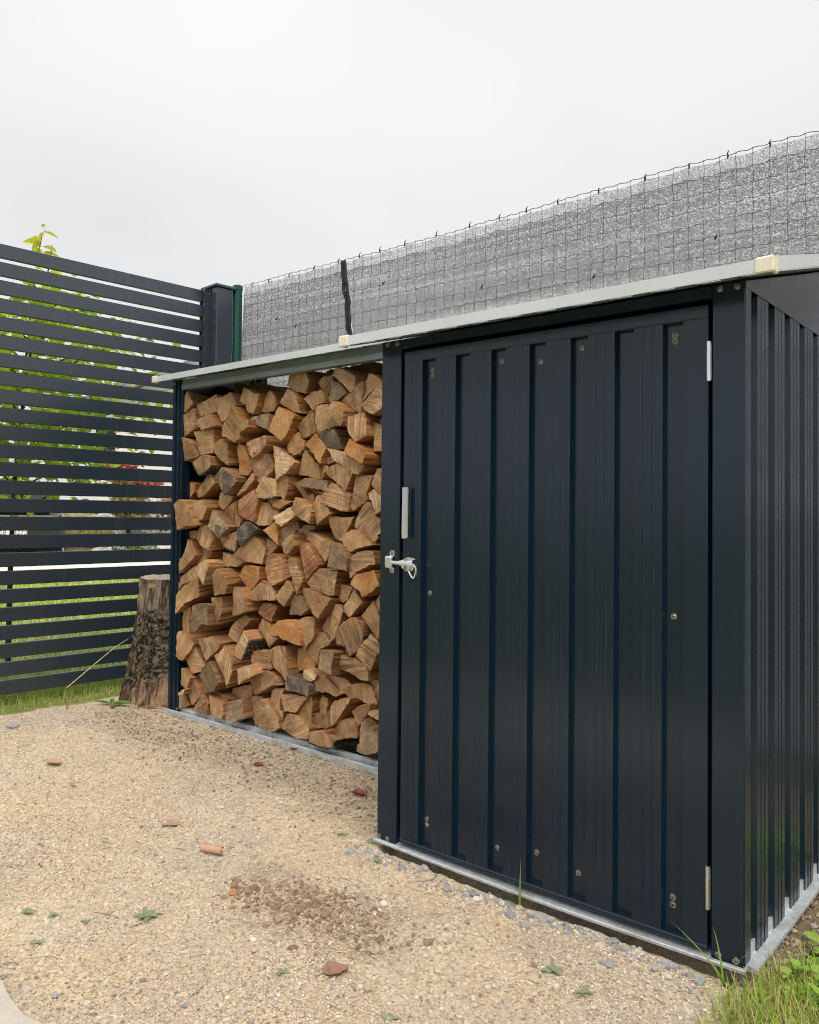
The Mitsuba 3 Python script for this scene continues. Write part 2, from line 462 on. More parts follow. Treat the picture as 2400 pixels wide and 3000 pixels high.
FR = CD - 0.0004
for x, z in ((-1.737, 1.585), (-1.695, 1.584), (-.68, 1.584), (-.64, 1.582), (-1.752, 0.018), (-1.716, 0.019), (-.682, 0.022), (-.641, 0.022)):
    screw(shed, x, FR, z)
TRY = CD + 0.0166
for x, z in ((-1.563, 1.487), (-1.563, 1.470), (-1.309, 1.485), (-1.18, 1.469), (-1.052, 1.491), (-.796, 1.491), (-.796, 1.476), (-1.566, .800), (-.797, .797),
             (-1.570, .112), (-1.570, .093), (-1.312, .095), (-1.182, .117), (-1.054, .098), (-.798, .114), (-.798, .095)):
    screw(dk, x, TRY, z)

# handle, hinges, bolt
hd = prism([(-1.651, .967), (-1.633, .967), (-1.631, .970), (-1.631, 1.122), (-1.633, 1.125), (-1.651, 1.125)], CD - 0.022, CD - 0.016, "y")
part(dk, "handle", cat([hd, box(-1.649, -1.644, CD - 0.016, CD, .972, .982), box(-1.649, -1.644, CD - 0.016, CD, 1.110, 1.120)]), "handle_coating", label="flat light grey pull handle")
for z0, z1, cut in ((1.366, 1.461, 1.438), (.122, .222, .197)):
    part(dk, "hinge", cat([cyl((-.7045, CD - .006, z0), (-.7045, CD - .006, cut - .0006), .0055, 14), cyl((-.7045, CD - .006, cut - .0006), (-.7045, CD - .006, cut + .0006), .0046, 14),
                               cyl((-.7045, CD - .006, cut + .0006), (-.7045, CD - .006, z1), .0055, 14), box(-.703, -.699, CD - .004, CD - .0005, z0 + .004, z1 - .004)]), "bright_steel", smooth=40)


def ring(c, rad, wire, squash, tilt):
    g = np.linspace(0, 2 * np.pi, 25)[:-1]
    pts = np.stack([np.cos(g) * rad * np.where(np.sin(g) < 0, 1 - .45 * np.abs(np.sin(g)), 1), 0 * g, np.sin(g) * squash], 1)
    c_, s_ = math.cos(tilt), math.sin(tilt)
    pts = np.stack([pts[:, 0] * c_ - pts[:, 2] * s_, pts[:, 1], pts[:, 0] * s_ + pts[:, 2] * c_], 1) + c
    return tube(np.vstack([pts, pts[:2]]), wire, 8, False)


latch = part(shed, "bolt_latch", prism([(-1.668, .874), (-1.668, .897), (-1.640, .908), (-1.612, .905), (-1.612, .901), (-1.622, .900), (-1.622, .872), (-1.640, .863)], CD - .0035, CD - .0012, "y"), "bright_steel", label="galvanised sliding bolt with a pull ring")
part(latch, "keeper", cat([prism([(-1.716, .909), (-1.7, .909), (-1.697, .912), (-1.697, .923), (-1.702, .927), (-1.712, .927), (-1.716, .921)], CD - .003, CD - .0008, "y"),
                           prism([(-1.716, .872), (-1.716, .860), (-1.710, .855), (-1.702, .855), (-1.698, .860), (-1.698, .872)], CD - .003, CD - .0008, "y"),
                           box(-1.728, -1.7, CD - .017, CD - .0008, .872, .909, .004)]), "bright_steel")
part(latch, "rod", cyl((-1.704, CD - .009, .8895), (-1.632, CD - .009, .8875), .0062, 14), "bright_steel", smooth=40)
part(latch, "sleeve", cat([box(-1.672, -1.630, CD - .013, CD - .0034, .880, .897, .003), cyl((-1.621, CD - .012, .878), (-1.621, CD - .002, .878), .011, 16)]), "bright_steel")
part(latch, "pull_ring", ring(np.array([-1.612, CD - .014, .866]), .0145, .0030, .021, 0.12), "bright_steel", smooth=40)
for x, z in ((-1.7065, .919), (-1.7075, .862), (-1.648, .900), (-1.651, .872)):
    screw(shed, x, CD - .0028, z)

# right side wall (ribs run upright), gable, left wall of the cabinet, back wall
trs = [(1.981 + .1385 * k, 2.024 + .1385 * k) for k in range(8)]
prof = ribbed((CD + 0.002, CBK, trs), 0.0, 0.016, 0.005, 0.0012, 0.0014)
part(shed, "side_wall", prism([(CB - d, y) for y, d in prof], 0.012, 1.577, "z"), SH)
part(shed, "gable", prism([(CD + .004, 1.5785), (CBK, 1.5785), (CBK, roof_z(CBK) - .006), (CD + .004, roof_z(CD) - .006)], CB - .002, CB + .001, "x"), SH, label="smooth triangular gable sheet")
part(shed, "side_wall", prism([(CD + .045, .01), (CBK, .01), (CBK, roof_z(CBK) - .006), (CD + .045, roof_z(CD) - .006)], CA + .002, CA + .004, "x"), SH)
part(shed, "back_wall", box(CA, CB, CBK, CBK + .002, 0, roof_z(CBK) - .006), SH)

# base rails: hot-dip galvanised channel
t = np.linspace(0, 1, 25)
for a, b in ((CA - .002, CB + .004),):
    secs = []
    sec = np.array([(-.014, .004), (-.0145, .0105), (-.012, .0125), (-.009, .0085), (.012, .014), (.05, .018), (.05, .015), (-.009, .004)])
    v = np.array([[(a + (b - a) * u, CD + yy, zz - .007 * math.sin(math.pi * u)) for yy, zz in sec] for u in t]).reshape(-1, 3)
    n = len(sec)
    f = [[k * n + q, (k + 1) * n + q, (k + 1) * n + (q + 1) % n, k * n + (q + 1) % n] for k in range(len(t) - 1) for q in range(n)]
    part(shed, "base_rail", (v, f), "galvanised")
part(shed, "base_rail", prism([(CB - .007, .002), (CB + .024, .002), (CB + .024, .010), (CB - .003, .016), (CB - .004, .045), (CB - .007, .045)], CD + .012, CBK, "y"), "galvanised")
teeth = []
for (a, b) in trs:
    g = np.linspace(a - .022, b + .030, 9)
    top = .036 + .010 * np.clip(1 - np.abs(np.linspace(-1, 1, 9)), 0, 1) + .004 * R.random(9)
    teeth.append(prism([(a - .022, .03)] + list(zip(g, top)) + [(b + .030, .03)], CB - .0105, CB - .0085, "x"))
part(shed, "rail_flange", cat(teeth), "galvanised")

# wood store: posts, left wall, gable inside, front beam, rails, back panel
for px in (WL,):
    sec = [(px, WD), (px + .022, WD), (px + .024, WD + .007), (px + .038, WD + .007), (px + .040, WD + .002), (px + .054, WD + .002), (px + .056, WD + .010), (px + .075, WD + .010), (px + .075, WD + .06), (px, WD + .06)]
    part(shed, "post", prism(sec, .004, roof_z(WD) - .004, "z"), SH)
part(shed, "post", box(WL + .01, WL + .06, CBK - .05, CBK, 0, roof_z(CBK) - .01, .003), SH)
part(shed, "post", box(CA - .05, CA + .001, CBK - .05, CBK, 0, roof_z(CBK) - .01, .003), SH)
part(shed, "side_wall", prism([(WD + .06, .01), (CBK - .05, .01), (CBK - .05, roof_z(CBK - .05) - .006), (WD + .06, roof_z(WD + .06) - .006)], WL + .010, WL + .012, "x"), SH)
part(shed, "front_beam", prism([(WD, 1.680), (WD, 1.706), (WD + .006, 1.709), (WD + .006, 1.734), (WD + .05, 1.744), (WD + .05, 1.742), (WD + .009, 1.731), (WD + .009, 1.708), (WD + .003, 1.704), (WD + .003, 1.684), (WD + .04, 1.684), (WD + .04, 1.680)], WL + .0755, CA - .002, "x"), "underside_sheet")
part(shed, "back_panel", box(WL + .06, CA - .05, CBK - .012, CBK - .010, 0, 1.60), SH)
part(shed, "base_rail", prism([(WD - .018, -.012), (WD - .016, .016), (WD - .011, .020), (WD - .006, .016), (WD - .003, .003), (WD + .026, .003), (WD + .030, .027), (WD + .036, .032), (WD + .042, .027), (WD + .044, .012), (WD + .075, .012), (WD + .077, -.006)], WL - .012, CA - .004, "x"), "galvanised")
part(shed, "base_rail", prism([(WD + .20, -.005), (WD + .20, .02), (WD + .24, .02), (WD + .24, -.005)], WL + .08, CA - .004, "x"), "galvanised")
screw(shed, WL + .066, WD + .0095, .022)
screw(shed, WL + .018, WD - .0005, 1.716)

# roof: two profiled sheets over cabinet and wood store, folded light grey edge trims, cream corner caps


def roof_sheet(x0, x1, y0, y1):
    k = np.arange(int((x1 - x0) / .105))
    xs = [x0]
    prof = [(x0, 0.0)]
    for q in k:
        c = x0 + .05 + .105 * q
        if c + .03 > x1:
            break
        prof += [(c - .022, 0), (c - .012, .009), (c + .012, .009), (c + .022, 0)]
    prof.append((x1, 0))
    v = []
    for y in (y0, y1):
        v += [(x, y, roof_z(y) + dz) for x, dz in prof]
    for y in (y0, y1):
        v += [(x, y, roof_z(y) + dz + .001) for x, dz in prof]
    n = len(prof)
    f = [[i_, i_ + 1, n + i_ + 1, n + i_][::-1] for i_ in range(n - 1)] + [[2 * n + i_, 2 * n + i_ + 1, 3 * n + i_ + 1, 3 * n + i_] for i_ in range(n - 1)]
    return np.array(v), np.array(f)


RF, RW, RXL, RXM, RXR = 1.825, WD - .07, -3.797, -1.834, -0.5303
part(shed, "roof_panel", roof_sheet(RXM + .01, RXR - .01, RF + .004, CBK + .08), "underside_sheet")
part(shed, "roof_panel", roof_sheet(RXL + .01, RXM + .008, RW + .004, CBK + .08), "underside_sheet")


def front_trim(x0, x1, y):
    z = roof_z(y) + .004
    return prism([(y - .0015, z - .0005), (y + .012, z + .002), (y + .012, z + .003), (y, z + .001), (y, z + .028), (y + .045, z + .040), (y + .045, z + .0415), (y - .0015, z + .0295)], x0, x1, "x")


def side_trim(x, y0, y1, out):
    a, b = roof_z(y0) + .004, roof_z(y1) + .004
    return prism([(y0, a), (y1, b), (y1, b + .031), (y0, a + .031)], min(x, x + .0015 * out), max(x, x + .0015 * out), "x")


RS = "roof_sheet"
part(shed, "roof_trim", front_trim(RXM, RXR, RF), RS)
part(shed, "roof_trim", front_trim(RXL, RXM + .004, RW), RS)
part(shed, "roof_trim", side_trim(RXR, RF, CBK + .085, 1), RS)
part(shed, "roof_trim", side_trim(RXM, RF, RW + .02, -1), RS)
part(shed, "roof_trim", side_trim(RXL, RW, CBK + .085, -1), RS)


def cap(x, y, sx):
    z = roof_z(y) + .001
    w, d = .034, .032
    x0, x1 = (x - w, x + .006) if sx > 0 else (x - .006, x + w)
    return cat([box(x0, x1, y - .006, y + .004, z, z + .034, .003), box(x1 - .010 if sx > 0 else x0, x1 if sx > 0 else x0 + .010, y - .0055, y + d, z + .001, z + .036, .003),
                box(x0 + .0012, x1 - .0012, y - .002, y + d - .002, z + .031, z + .0362, .002)])


for x, y, s_ in ((RXR, RF, 1), (RXM, RF, -1), (RXL, RW, -1)):
    part(shed, "corner_cap", cap(x, y, s_), "cream_plastic")

# ------------------------------------------------------------------ slatted privacy fence
FO = np.array([-4.406, 3.153, 0.0])
FD = np.array([0.0751, 0.9972, 0.0])
FN = np.array([0.9972, -0.0751, 0.0])


def fence_frame(m):
    """x = out towards the yard, y = along (towards the far post is +), z = up."""
    v = np.array(m.vertices)
    m.vertices = FO + v[:, :1] * FN + v[:, 1:2] * FD + v[:, 2:] * [0, 0, 1]
    return m


sf = thing("slat_fence", "anthracite privacy fence of horizontal metal slats with narrow gaps", "fence")
SC = "slat_coating"
for k in range(25):
    z = 2.478 - .098 * k
    part(sf, "slat", fence_frame(box(-.022, 0.001 * math.sin(k * 2.3), -1.98, -.018, z - .0765, z, .0025)), SC)
part(sf, "end_channel", fence_frame(prism([(-.030, -.030), (-.022, -.030), (-.022, -.002), (.006, -.002), (.006, -.028), (.030, -.028), (.030, -.001), (.050, -.001), (.050, .002), (-.030, .002)], .03, 2.484, "z")), SC)
fp = part(sf, "post", fence_frame(box(-.04, .118, .004, .125, -.1, 2.487, .004)), SC)
part(fp, "cap", fence_frame(box(-.055, .133, -.012, .140, 2.4875, 2.506, .004)), SC)
screw(sf, *(FO + FN * .040 + FD * -.0015 + [0, 0, 2.45]), s=.8)
fp = part(sf, "post", fence_frame(box(-.06, .06, -2.11, -1.99, -.1, 2.487, .004)), SC)
part(fp, "cap", fence_frame(box(-.072, .072, -2.12, -1.978, 2.4875, 2.506, .004)), SC)

# ------------------------------------------------------------------ mesh fence behind the shed
gp = thing("fence_post", "round green coated steel post at the corner of the mesh fence", "post")
part(gp, "tube", cyl((-4.292, 3.315, -.1), (-4.292, 3.315, 2.505), .031, 28), "green_coating", smooth=50)
part(gp, "cap", cat([cyl((-4.292, 3.315, 2.497), (-4.292, 3.315, 2.522), .0335, 28), trimesh.Trimesh(*(lambda s_: (np.array(s_.vertices) * [.0335, .0335, .012] + [-4.292, 3.315, 2.522], s_.faces))(trimesh.creation.uv_sphere(radius=1, count=[8, 24])), process=False)]), "green_coating", smooth=50)

mf = thing("mesh_fence", "grey shade cloth tied to a tall wire mesh fence behind the shed", "fence")
MX0, MX1, MY = -4.262, 1.05, 3.35


def sway(x, z):
    return .010 * np.sin(x * 2.1 + .6) * (z - .4) / 2 + .004 * np.sin(x * 13 + z * 9)


tie_x = [-4.18 + .19 * k + .03 * math.sin(k * 5.1) for k in range(28)]


def hem(x):
    """Upper edge of the cloth: it hangs in shallow scallops between its ties."""
    tx = np.array(tie_x)
    k = np.clip(np.searchsorted(tx, x) - 1, 0, len(tx) - 2)
    u = np.clip((x - tx[k]) / (tx[k + 1] - tx[k]), 0, 1)
    return 2.521 - .009 * 4 * u * (1 - u)


def cloth(x0, x1, slant0=0, slant1=0):
    nx, nz = int((x1 - x0) / .02), 60
    u, w = np.meshgrid(np.linspace(0, 1, nx), np.linspace(0, 1, nz), indexing="ij")
    x = x0 + (x1 - x0) * u
    z = .15 + (hem(x) - .15) * w
    x = x + (1 - w) * (slant0 * (1 - u) + slant1 * u) * 1.0
    y = MY + .014 + sway(x, z) + .006 * (meshkit.fbm(np.stack([x * 3, z * 4, 0 * x], -1), 3, 2) - .5)
    v = np.stack([x, y, z], -1).reshape(-1, 3)
    a, b = np.meshgrid(np.arange(nx - 1), np.arange(nz - 1), indexing="ij")
    return v, np.stack([a * nz + b, (a + 1) * nz + b, (a + 1) * nz + b + 1, a * nz + b + 1], -1).reshape(-1, 4)


part(mf, "shade_cloth", cloth(MX0, -3.372, -.32, .30), "shade_cloth", smooth=True)
part(mf, "shade_cloth", cloth(-3.345, MX1, .32, 0), "shade_cloth", smooth=True)
for q, (xa, r_) in enumerate(((-3.374, .0085), (-3.356, .009))):
    zz = np.linspace(.2, 2.525, 90)
    gap = (q - .5) * .012 * np.exp(-((zz - 2.36) / .07) ** 2)
    xx = xa + (2.52 - zz) * .14 + gap + .004 * np.sin(zz * 17 + q) + .003 * np.sin(zz * 61 + q)
    part(mf, "cloth_edge", tube(np.stack([xx, MY + .010 + .003 * np.sin(zz * 31), zz], 1), r_ * (.8 + .5 * meshkit.noise(np.stack([zz * 30, zz * 0 + q, zz * 0], 1), 3)), 8), "bundled_cloth", smooth=True)
for k in range(int((MX1 - MX0) / .0653)):
    x = MX0 + .02 + .0653 * k
    zz = np.linspace(.05, 2.528, 76)
    part(mf, "wire", tube(np.stack([x + .0022 * np.sin(zz * 48 + k), MY + sway(x, zz) - .002, zz], 1), .00095, 5), "wire_coating")
for k in range(20):
    z = 2.521 - .0662 * k
    xx = np.linspace(MX0, MX1, 320)
    part(mf, "wire", tube(np.stack([xx, MY + sway(xx, z) - .004, z + (.0032 if k else .0030) * np.sin(xx * 2 * np.pi / .0653 + k) + .004 * np.sin(xx * 2.7 + k)], 1), .0011 if k else .0016, 5), "wire_coating")
for k, x in enumerate(tie_x):
    z = 2.519
    v = [(x, MY - .006, z - .012), (x + .003, MY - .010, z), (x - .002, MY - .004, z + .010), (x + .001, MY + .004, z + .016 + .012 * R.random())]
    part(mf, "tie", tube(v, [.0025, .0038, .003, .0015], 6), "bundled_cloth")
for x, z in ((-3.75, 2.19), (-3.93, 2.26), (-3.03, 2.325), (-2.36, 2.19), (-1.74, 2.13), (-1.19, 2.19), (-2.95, 2.06), (-.6, 2.2), (-2.62, 1.93)):
    part(mf, "tie", tube([(x - .004, MY - .008, z - .008), (x, MY - .012, z), (x + .003, MY - .007, z + .008), (x + .004, MY - .004, z + .016)], [.002, .0048, .0036, .0015], 6), "bundled_cloth")

# ------------------------------------------------------------------ firewood: every split log is a thing; (label, tone, bark, front y, outline x z)
LOGS = [
('topmost wedge-shaped split log against the left post of the wood store','t','',2.479,[(-3.624,1.675),(-3.558,1.605),(-3.654,1.551),(-3.662,1.628)]),
('tan split log just right of the topmost wedge-shaped split log','t','',2.502,[(-3.555,1.596),(-3.416,1.643),(-3.398,1.551),(-3.520,1.534)]),
('tan split log just left of the bright orange four-sided split log','t','',2.479,[(-3.384,1.608),(-3.259,1.635),(-3.218,1.570),(-3.289,1.503),(-3.321,1.489),(-3.362,1.549)]),
('tan split log just left of the brown log lying highest','t','',2.479,[(-3.171,1.652),(-3.091,1.620),(-3.041,1.607),(-3.044,1.553),(-3.064,1.510),(-3.107,1.524),(-3.132,1.560),(-3.184,1.585)]),
('tan split log up to the left of the bright orange four-sided split log','t','',2.502,[(-2.986,1.623),(-2.942,1.589),(-2.932,1.552),(-2.954,1.521),(-2.995,1.517),(-3.048,1.524),(-3.024,1.584)]),
('dark-spotted tan split log just below the topmost wedge-shaped split log','s','',2.479,[(-3.657,1.548),(-3.546,1.579),(-3.537,1.520),(-3.508,1.481),(-3.643,1.434)]),
('tan split log just left of the large ragged split log with a broken right edge','t','',2.433,[(-3.452,1.506),(-3.363,1.532),(-3.313,1.472),(-3.421,1.452)]),
('large ragged split log with a broken right edge, upper left of the stack','t','',2.433,[(-3.180,1.558),(-3.115,1.475),(-3.056,1.483),(-3.048,1.446),(-3.119,1.424),(-3.123,1.394),(-3.171,1.378),(-3.220,1.402),(-3.266,1.416),(-3.259,1.466),(-3.223,1.494)]),
('sooty-stained split log just left of the bright orange four-sided split log','k','',2.479,[(-3.095,1.499),(-2.974,1.510),(-2.957,1.454),(-2.970,1.434),(-3.092,1.474)]),
('bright orange four-sided split log near the top of the stack','o','',2.433,[(-2.839,1.524),(-2.735,1.479),(-2.782,1.399),(-2.822,1.366),(-2.915,1.421)]),
('tan split log down to the right of the topmost wedge-shaped split log','t','',2.456,[(-3.510,1.451),(-3.454,1.454),(-3.362,1.460),(-3.361,1.338),(-3.461,1.333),(-3.484,1.395)]),
('tan split log up to the left of the diamond-shaped log with a sooty grey centre','t','',2.479,[(-3.657,1.432),(-3.611,1.426),(-3.499,1.339),(-3.520,1.324),(-3.664,1.303)]),
('tan split log just above the diamond-shaped log with a sooty grey centre','t','',2.456,[(-3.352,1.385),(-3.291,1.404),(-3.245,1.380),(-3.245,1.272),(-3.304,1.302),(-3.341,1.341)]),
('dark-spotted tan split log just above the log jutting out in front of the left post','s','b',2.433,[(-3.500,1.295),(-3.413,1.327),(-3.350,1.322),(-3.338,1.277),(-3.369,1.253),(-3.447,1.231)]),
('orange-tinted split log up to the right of the diamond-shaped log with a sooty grey centre','o','',2.479,[(-3.193,1.354),(-3.176,1.381),(-3.147,1.368),(-3.102,1.296),(-3.077,1.250),(-3.124,1.219),(-3.185,1.223),(-3.179,1.286)]),
('split log with a dark knot whorl on its end, upper left of the stack','n','',2.456,[(-3.113,1.377),(-2.955,1.403),(-2.943,1.368),(-2.950,1.348),(-2.990,1.320),(-3.050,1.299),(-3.084,1.330)]),
('dark-spotted tan split log just left of the whitish split log with a feathery torn surface','s','',2.479,[(-3.100,1.300),(-3.018,1.321),(-2.968,1.324),(-2.953,1.291),(-2.921,1.252),(-2.970,1.212),(-3.024,1.184),(-3.063,1.241)]),
('brown log lying highest beside the bright gap under the wood store roof','d','',2.502,[(-2.867,1.689),(-2.731,1.676),(-2.697,1.629),(-2.717,1.582),(-2.798,1.600),(-2.881,1.634)]),
('tan split log just below the brown log lying highest','t','',2.479,[(-2.895,1.556),(-2.839,1.614),(-2.789,1.593),(-2.758,1.545),(-2.732,1.492),(-2.787,1.498),(-2.853,1.532)]),
('tan split log down to the left of the grey log set back behind its neighbours','t','',2.490,[(-2.735,1.555),(-2.680,1.588),(-2.623,1.591),(-2.606,1.567),(-2.601,1.530),(-2.654,1.523),(-2.666,1.499)]),
('grey log set back behind its neighbours at the top of the stack','d','',2.525,[(-2.682,1.629),(-2.652,1.655),(-2.587,1.657),(-2.583,1.637),(-2.602,1.602),(-2.614,1.563),(-2.642,1.572),(-2.655,1.601)]),
('grey triangular log near the top right of the stack','g','',2.502,[(-2.567,1.629),(-2.516,1.608),(-2.469,1.563),(-2.526,1.537),(-2.589,1.531),(-2.582,1.586)]),
('brown pointed log reaching up under the roof at the stack top','d','',2.479,[(-2.517,1.674),(-2.474,1.664),(-2.406,1.624),(-2.412,1.573),(-2.429,1.557),(-2.485,1.604),(-2.538,1.645)]),
('dark-spotted tan split log just left of the pale log with an orange heart stripe','s','',2.490,[(-2.493,1.530),(-2.361,1.602),(-2.357,1.569),(-2.374,1.528),(-2.386,1.472),(-2.399,1.468)]),
('tan split log just above the pale log with an orange heart stripe','t','',2.502,[(-2.350,1.637),(-2.306,1.625),(-2.268,1.592),(-2.268,1.541),(-2.298,1.571),(-2.367,1.526),(-2.385,1.519),(-2.385,1.530),(-2.372,1.594)]),
('pale log with an orange heart stripe at the top right beside the cabinet','p','',2.456,[(-2.348,1.495),(-2.256,1.564),(-2.226,1.532),(-2.222,1.477),(-2.286,1.452),(-2.330,1.478)]),
('tan split log just right of the bright orange four-sided split log','t','',2.479,[(-2.775,1.436),(-2.670,1.501),(-2.653,1.477),(-2.647,1.403),(-2.730,1.378),(-2.756,1.424)]),
('tan split log down to the left of the grey triangular log','t','',2.479,[(-2.642,1.521),(-2.565,1.523),(-2.569,1.490),(-2.497,1.422),(-2.631,1.402),(-2.650,1.448),(-2.649,1.496)]),
('tan split log just below the grey triangular log','t','',2.433,[(-2.535,1.491),(-2.497,1.525),(-2.418,1.474),(-2.428,1.421),(-2.439,1.410),(-2.494,1.455)]),
('greyish log scored by deep saw ridges, upper right of the stack','w','',2.456,[(-2.444,1.443),(-2.429,1.453),(-2.388,1.456),(-2.330,1.470),(-2.316,1.406),(-2.315,1.368),(-2.375,1.340),(-2.417,1.385)]),
('tan split log down to the right of the greyish log scored by deep saw ridges','t','',2.502,[(-2.321,1.408),(-2.314,1.428),(-2.266,1.409),(-2.239,1.408),(-2.238,1.300),(-2.264,1.301),(-2.312,1.301)]),
('set-back shade-browned split log just right of the greyish log scored by deep saw ridges','d','',2.525,[(-2.310,1.430),(-2.287,1.453),(-2.260,1.454),(-2.260,1.411),(-2.287,1.413)]),
('rounded uncut branch log with cracks meeting at its pith','q','b',2.479,[(-2.832,1.359),(-2.785,1.403),(-2.751,1.409),(-2.738,1.380),(-2.708,1.364),(-2.712,1.330),(-2.741,1.309),(-2.783,1.305),(-2.827,1.321),(-2.838,1.342)]),
('orange kite-shaped log right of the rounded branch log','o','',2.467,[(-2.635,1.396),(-2.570,1.329),(-2.600,1.258),(-2.689,1.348)]),
('sooty-stained split log down to the left of the greyish log scored by deep saw ridges','k','',2.479,[(-2.631,1.402),(-2.516,1.409),(-2.492,1.367),(-2.495,1.318),(-2.562,1.329),(-2.590,1.339),(-2.623,1.385)]),
('orange log with a charcoal stain across half its end, right side of the stack','o','',2.433,[(-2.394,1.357),(-2.294,1.285),(-2.310,1.244),(-2.430,1.298)]),
('pale split log just below the greyish log scored by deep saw ridges','p','',2.456,[(-2.538,1.324),(-2.453,1.299),(-2.333,1.243),(-2.362,1.202),(-2.433,1.238),(-2.502,1.275)]),
('set-back shade-browned split log just above the broad fan-shaped log with orange fibres','d','',2.502,[(-2.611,1.280),(-2.597,1.296),(-2.549,1.283),(-2.533,1.271),(-2.604,1.257)]),
('whitish split log with a feathery torn surface, centre left of the stack','p','',2.456,[(-2.897,1.352),(-2.857,1.342),(-2.753,1.271),(-2.811,1.224),(-2.883,1.194),(-2.891,1.264)]),
('tan split log just below the orange kite-shaped log right of the rounded branch log','t','',2.490,[(-2.749,1.279),(-2.720,1.335),(-2.645,1.270),(-2.616,1.252),(-2.623,1.190),(-2.781,1.218)]),
('tan split log up to the left of the broad fan-shaped log with orange fibres','t','',2.502,[(-2.628,1.256),(-2.592,1.255),(-2.580,1.240),(-2.631,1.192)]),
('squarish log with bold parallel saw lines and a curled tip, right half of the stack','w','',2.456,[(-2.486,1.258),(-2.463,1.253),(-2.395,1.217),(-2.431,1.133),(-2.552,1.215),(-2.536,1.239)]),
('tan split log just right of the broad fan-shaped log with orange fibres','t','',2.479,[(-2.395,1.202),(-2.300,1.202),(-2.331,1.131),(-2.334,1.092),(-2.404,1.053),(-2.424,1.068)]),
('tan split log just below the pale log with an orange heart stripe','t','',2.479,[(-2.269,1.229),(-2.242,1.227),(-2.223,1.208),(-2.221,1.115),(-2.240,1.107),(-2.289,1.149),(-2.305,1.168)]),
('pale split log just right of the broad fan-shaped log with orange fibres','p','',2.479,[(-2.317,1.129),(-2.289,1.147),(-2.242,1.104),(-2.224,1.078),(-2.241,1.053),(-2.276,1.037),(-2.298,1.084)]),
('tan split log just right of the cream-coloured bell-shaped log left of the stack centre','t','',2.479,[(-2.941,1.162),(-2.844,1.219),(-2.816,1.205),(-2.831,1.127),(-2.850,1.099),(-2.924,1.155)]),
('greyish split log up to the left of the broad fan-shaped log with orange fibres','g','',2.479,[(-2.738,1.184),(-2.705,1.200),(-2.615,1.187),(-2.575,1.189),(-2.574,1.142),(-2.684,1.155),(-2.738,1.164)]),
('tan split log just right of the thin boat-shaped orange offcut','t','',2.502,[(-2.809,1.183),(-2.764,1.185),(-2.708,1.119),(-2.675,1.130),(-2.675,1.107),(-2.695,1.082),(-2.754,1.119)]),
('tan split log just left of the broad fan-shaped log with orange fibres','t','',2.525,[(-2.729,1.151),(-2.626,1.138),(-2.642,1.121),(-2.696,1.136)]),
('broad fan-shaped log with orange fibres, right of the stack centre','w','',2.456,[(-2.516,1.176),(-2.462,1.151),(-2.408,1.121),(-2.422,1.051),(-2.456,1.051),(-2.537,1.078),(-2.573,1.095),(-2.562,1.125)]),
('thin boat-shaped orange offcut in the middle of the stack','o','b',2.479,[(-2.923,1.108),(-2.879,1.105),(-2.818,1.099),(-2.792,1.093),(-2.835,1.078),(-2.878,1.061),(-2.923,1.067),(-2.950,1.090),(-2.964,1.102)]),
('saw-ridged tan split log just right of the thin boat-shaped orange offcut','w','',2.433,[(-2.724,1.114),(-2.612,1.050),(-2.625,0.996),(-2.726,1.035),(-2.746,1.058)]),
('tan split log down to the left of the broad fan-shaped log with orange fibres','t','',2.456,[(-2.606,1.122),(-2.573,1.108),(-2.517,1.043),(-2.529,1.034),(-2.599,0.990),(-2.624,1.053),(-2.641,1.084)]),
('tan split log up to the right of the big mould-speckled wedge log','t','',2.479,[(-2.547,1.032),(-2.486,1.029),(-2.400,1.030),(-2.421,1.001),(-2.447,0.965),(-2.484,0.921),(-2.520,0.944),(-2.540,0.982)]),
('saw-ridged tan split log down to the right of the broad fan-shaped log with orange fibres','w','',2.479,[(-2.331,1.089),(-2.309,1.089),(-2.280,1.039),(-2.251,1.011),(-2.250,0.961),(-2.268,0.953),(-2.261,0.946),(-2.285,0.919),(-2.399,0.987),(-2.381,1.030)]),
('glowing tan rounded log with a frayed lower tip by the cabinet','q','',2.456,[(-2.458,0.933),(-2.436,0.957),(-2.391,0.976),(-2.354,0.975),(-2.325,0.952),(-2.266,0.917),(-2.331,0.902),(-2.375,0.890),(-2.412,0.873),(-2.439,0.920)]),
('pale split log down to the right of the thin boat-shaped orange offcut','p','',2.456,[(-2.886,1.028),(-2.834,1.049),(-2.770,1.078),(-2.746,1.033),(-2.828,0.979),(-2.863,0.997)]),
('greyish split log just below the thin boat-shaped orange offcut','g','',2.502,[(-2.905,0.958),(-2.795,1.021),(-2.768,0.969),(-2.810,0.954),(-2.879,0.888),(-2.903,0.890)]),
('tan split log up to the right of the big reddish log with coarse saw lines','t','',2.433,[(-2.802,0.907),(-2.758,0.945),(-2.733,0.957),(-2.717,0.898),(-2.765,0.857),(-2.795,0.867)]),
('greyish split log up to the left of the big mould-speckled wedge log','g','',2.502,[(-2.768,0.961),(-2.722,0.990),(-2.664,0.991),(-2.672,0.971),(-2.705,0.965),(-2.704,0.922),(-2.729,0.910)]),
('big mould-speckled wedge log in the middle right of the stack','s','',2.479,[(-2.680,0.963),(-2.570,0.927),(-2.535,0.919),(-2.549,0.859),(-2.569,0.830),(-2.646,0.902),(-2.687,0.926)]),
('weathered slate-grey block log in the middle right of the stack','g','',2.433,[(-2.476,0.922),(-2.416,0.905),(-2.393,0.872),(-2.401,0.800),(-2.524,0.810),(-2.506,0.856)]),
('upright log whose lower half is rusty red, centre of the stack','r','',2.456,[(-2.711,0.898),(-2.679,0.913),(-2.654,0.911),(-2.621,0.876),(-2.596,0.841),(-2.584,0.819),(-2.627,0.781),(-2.671,0.743),(-2.684,0.792),(-2.702,0.853)]),
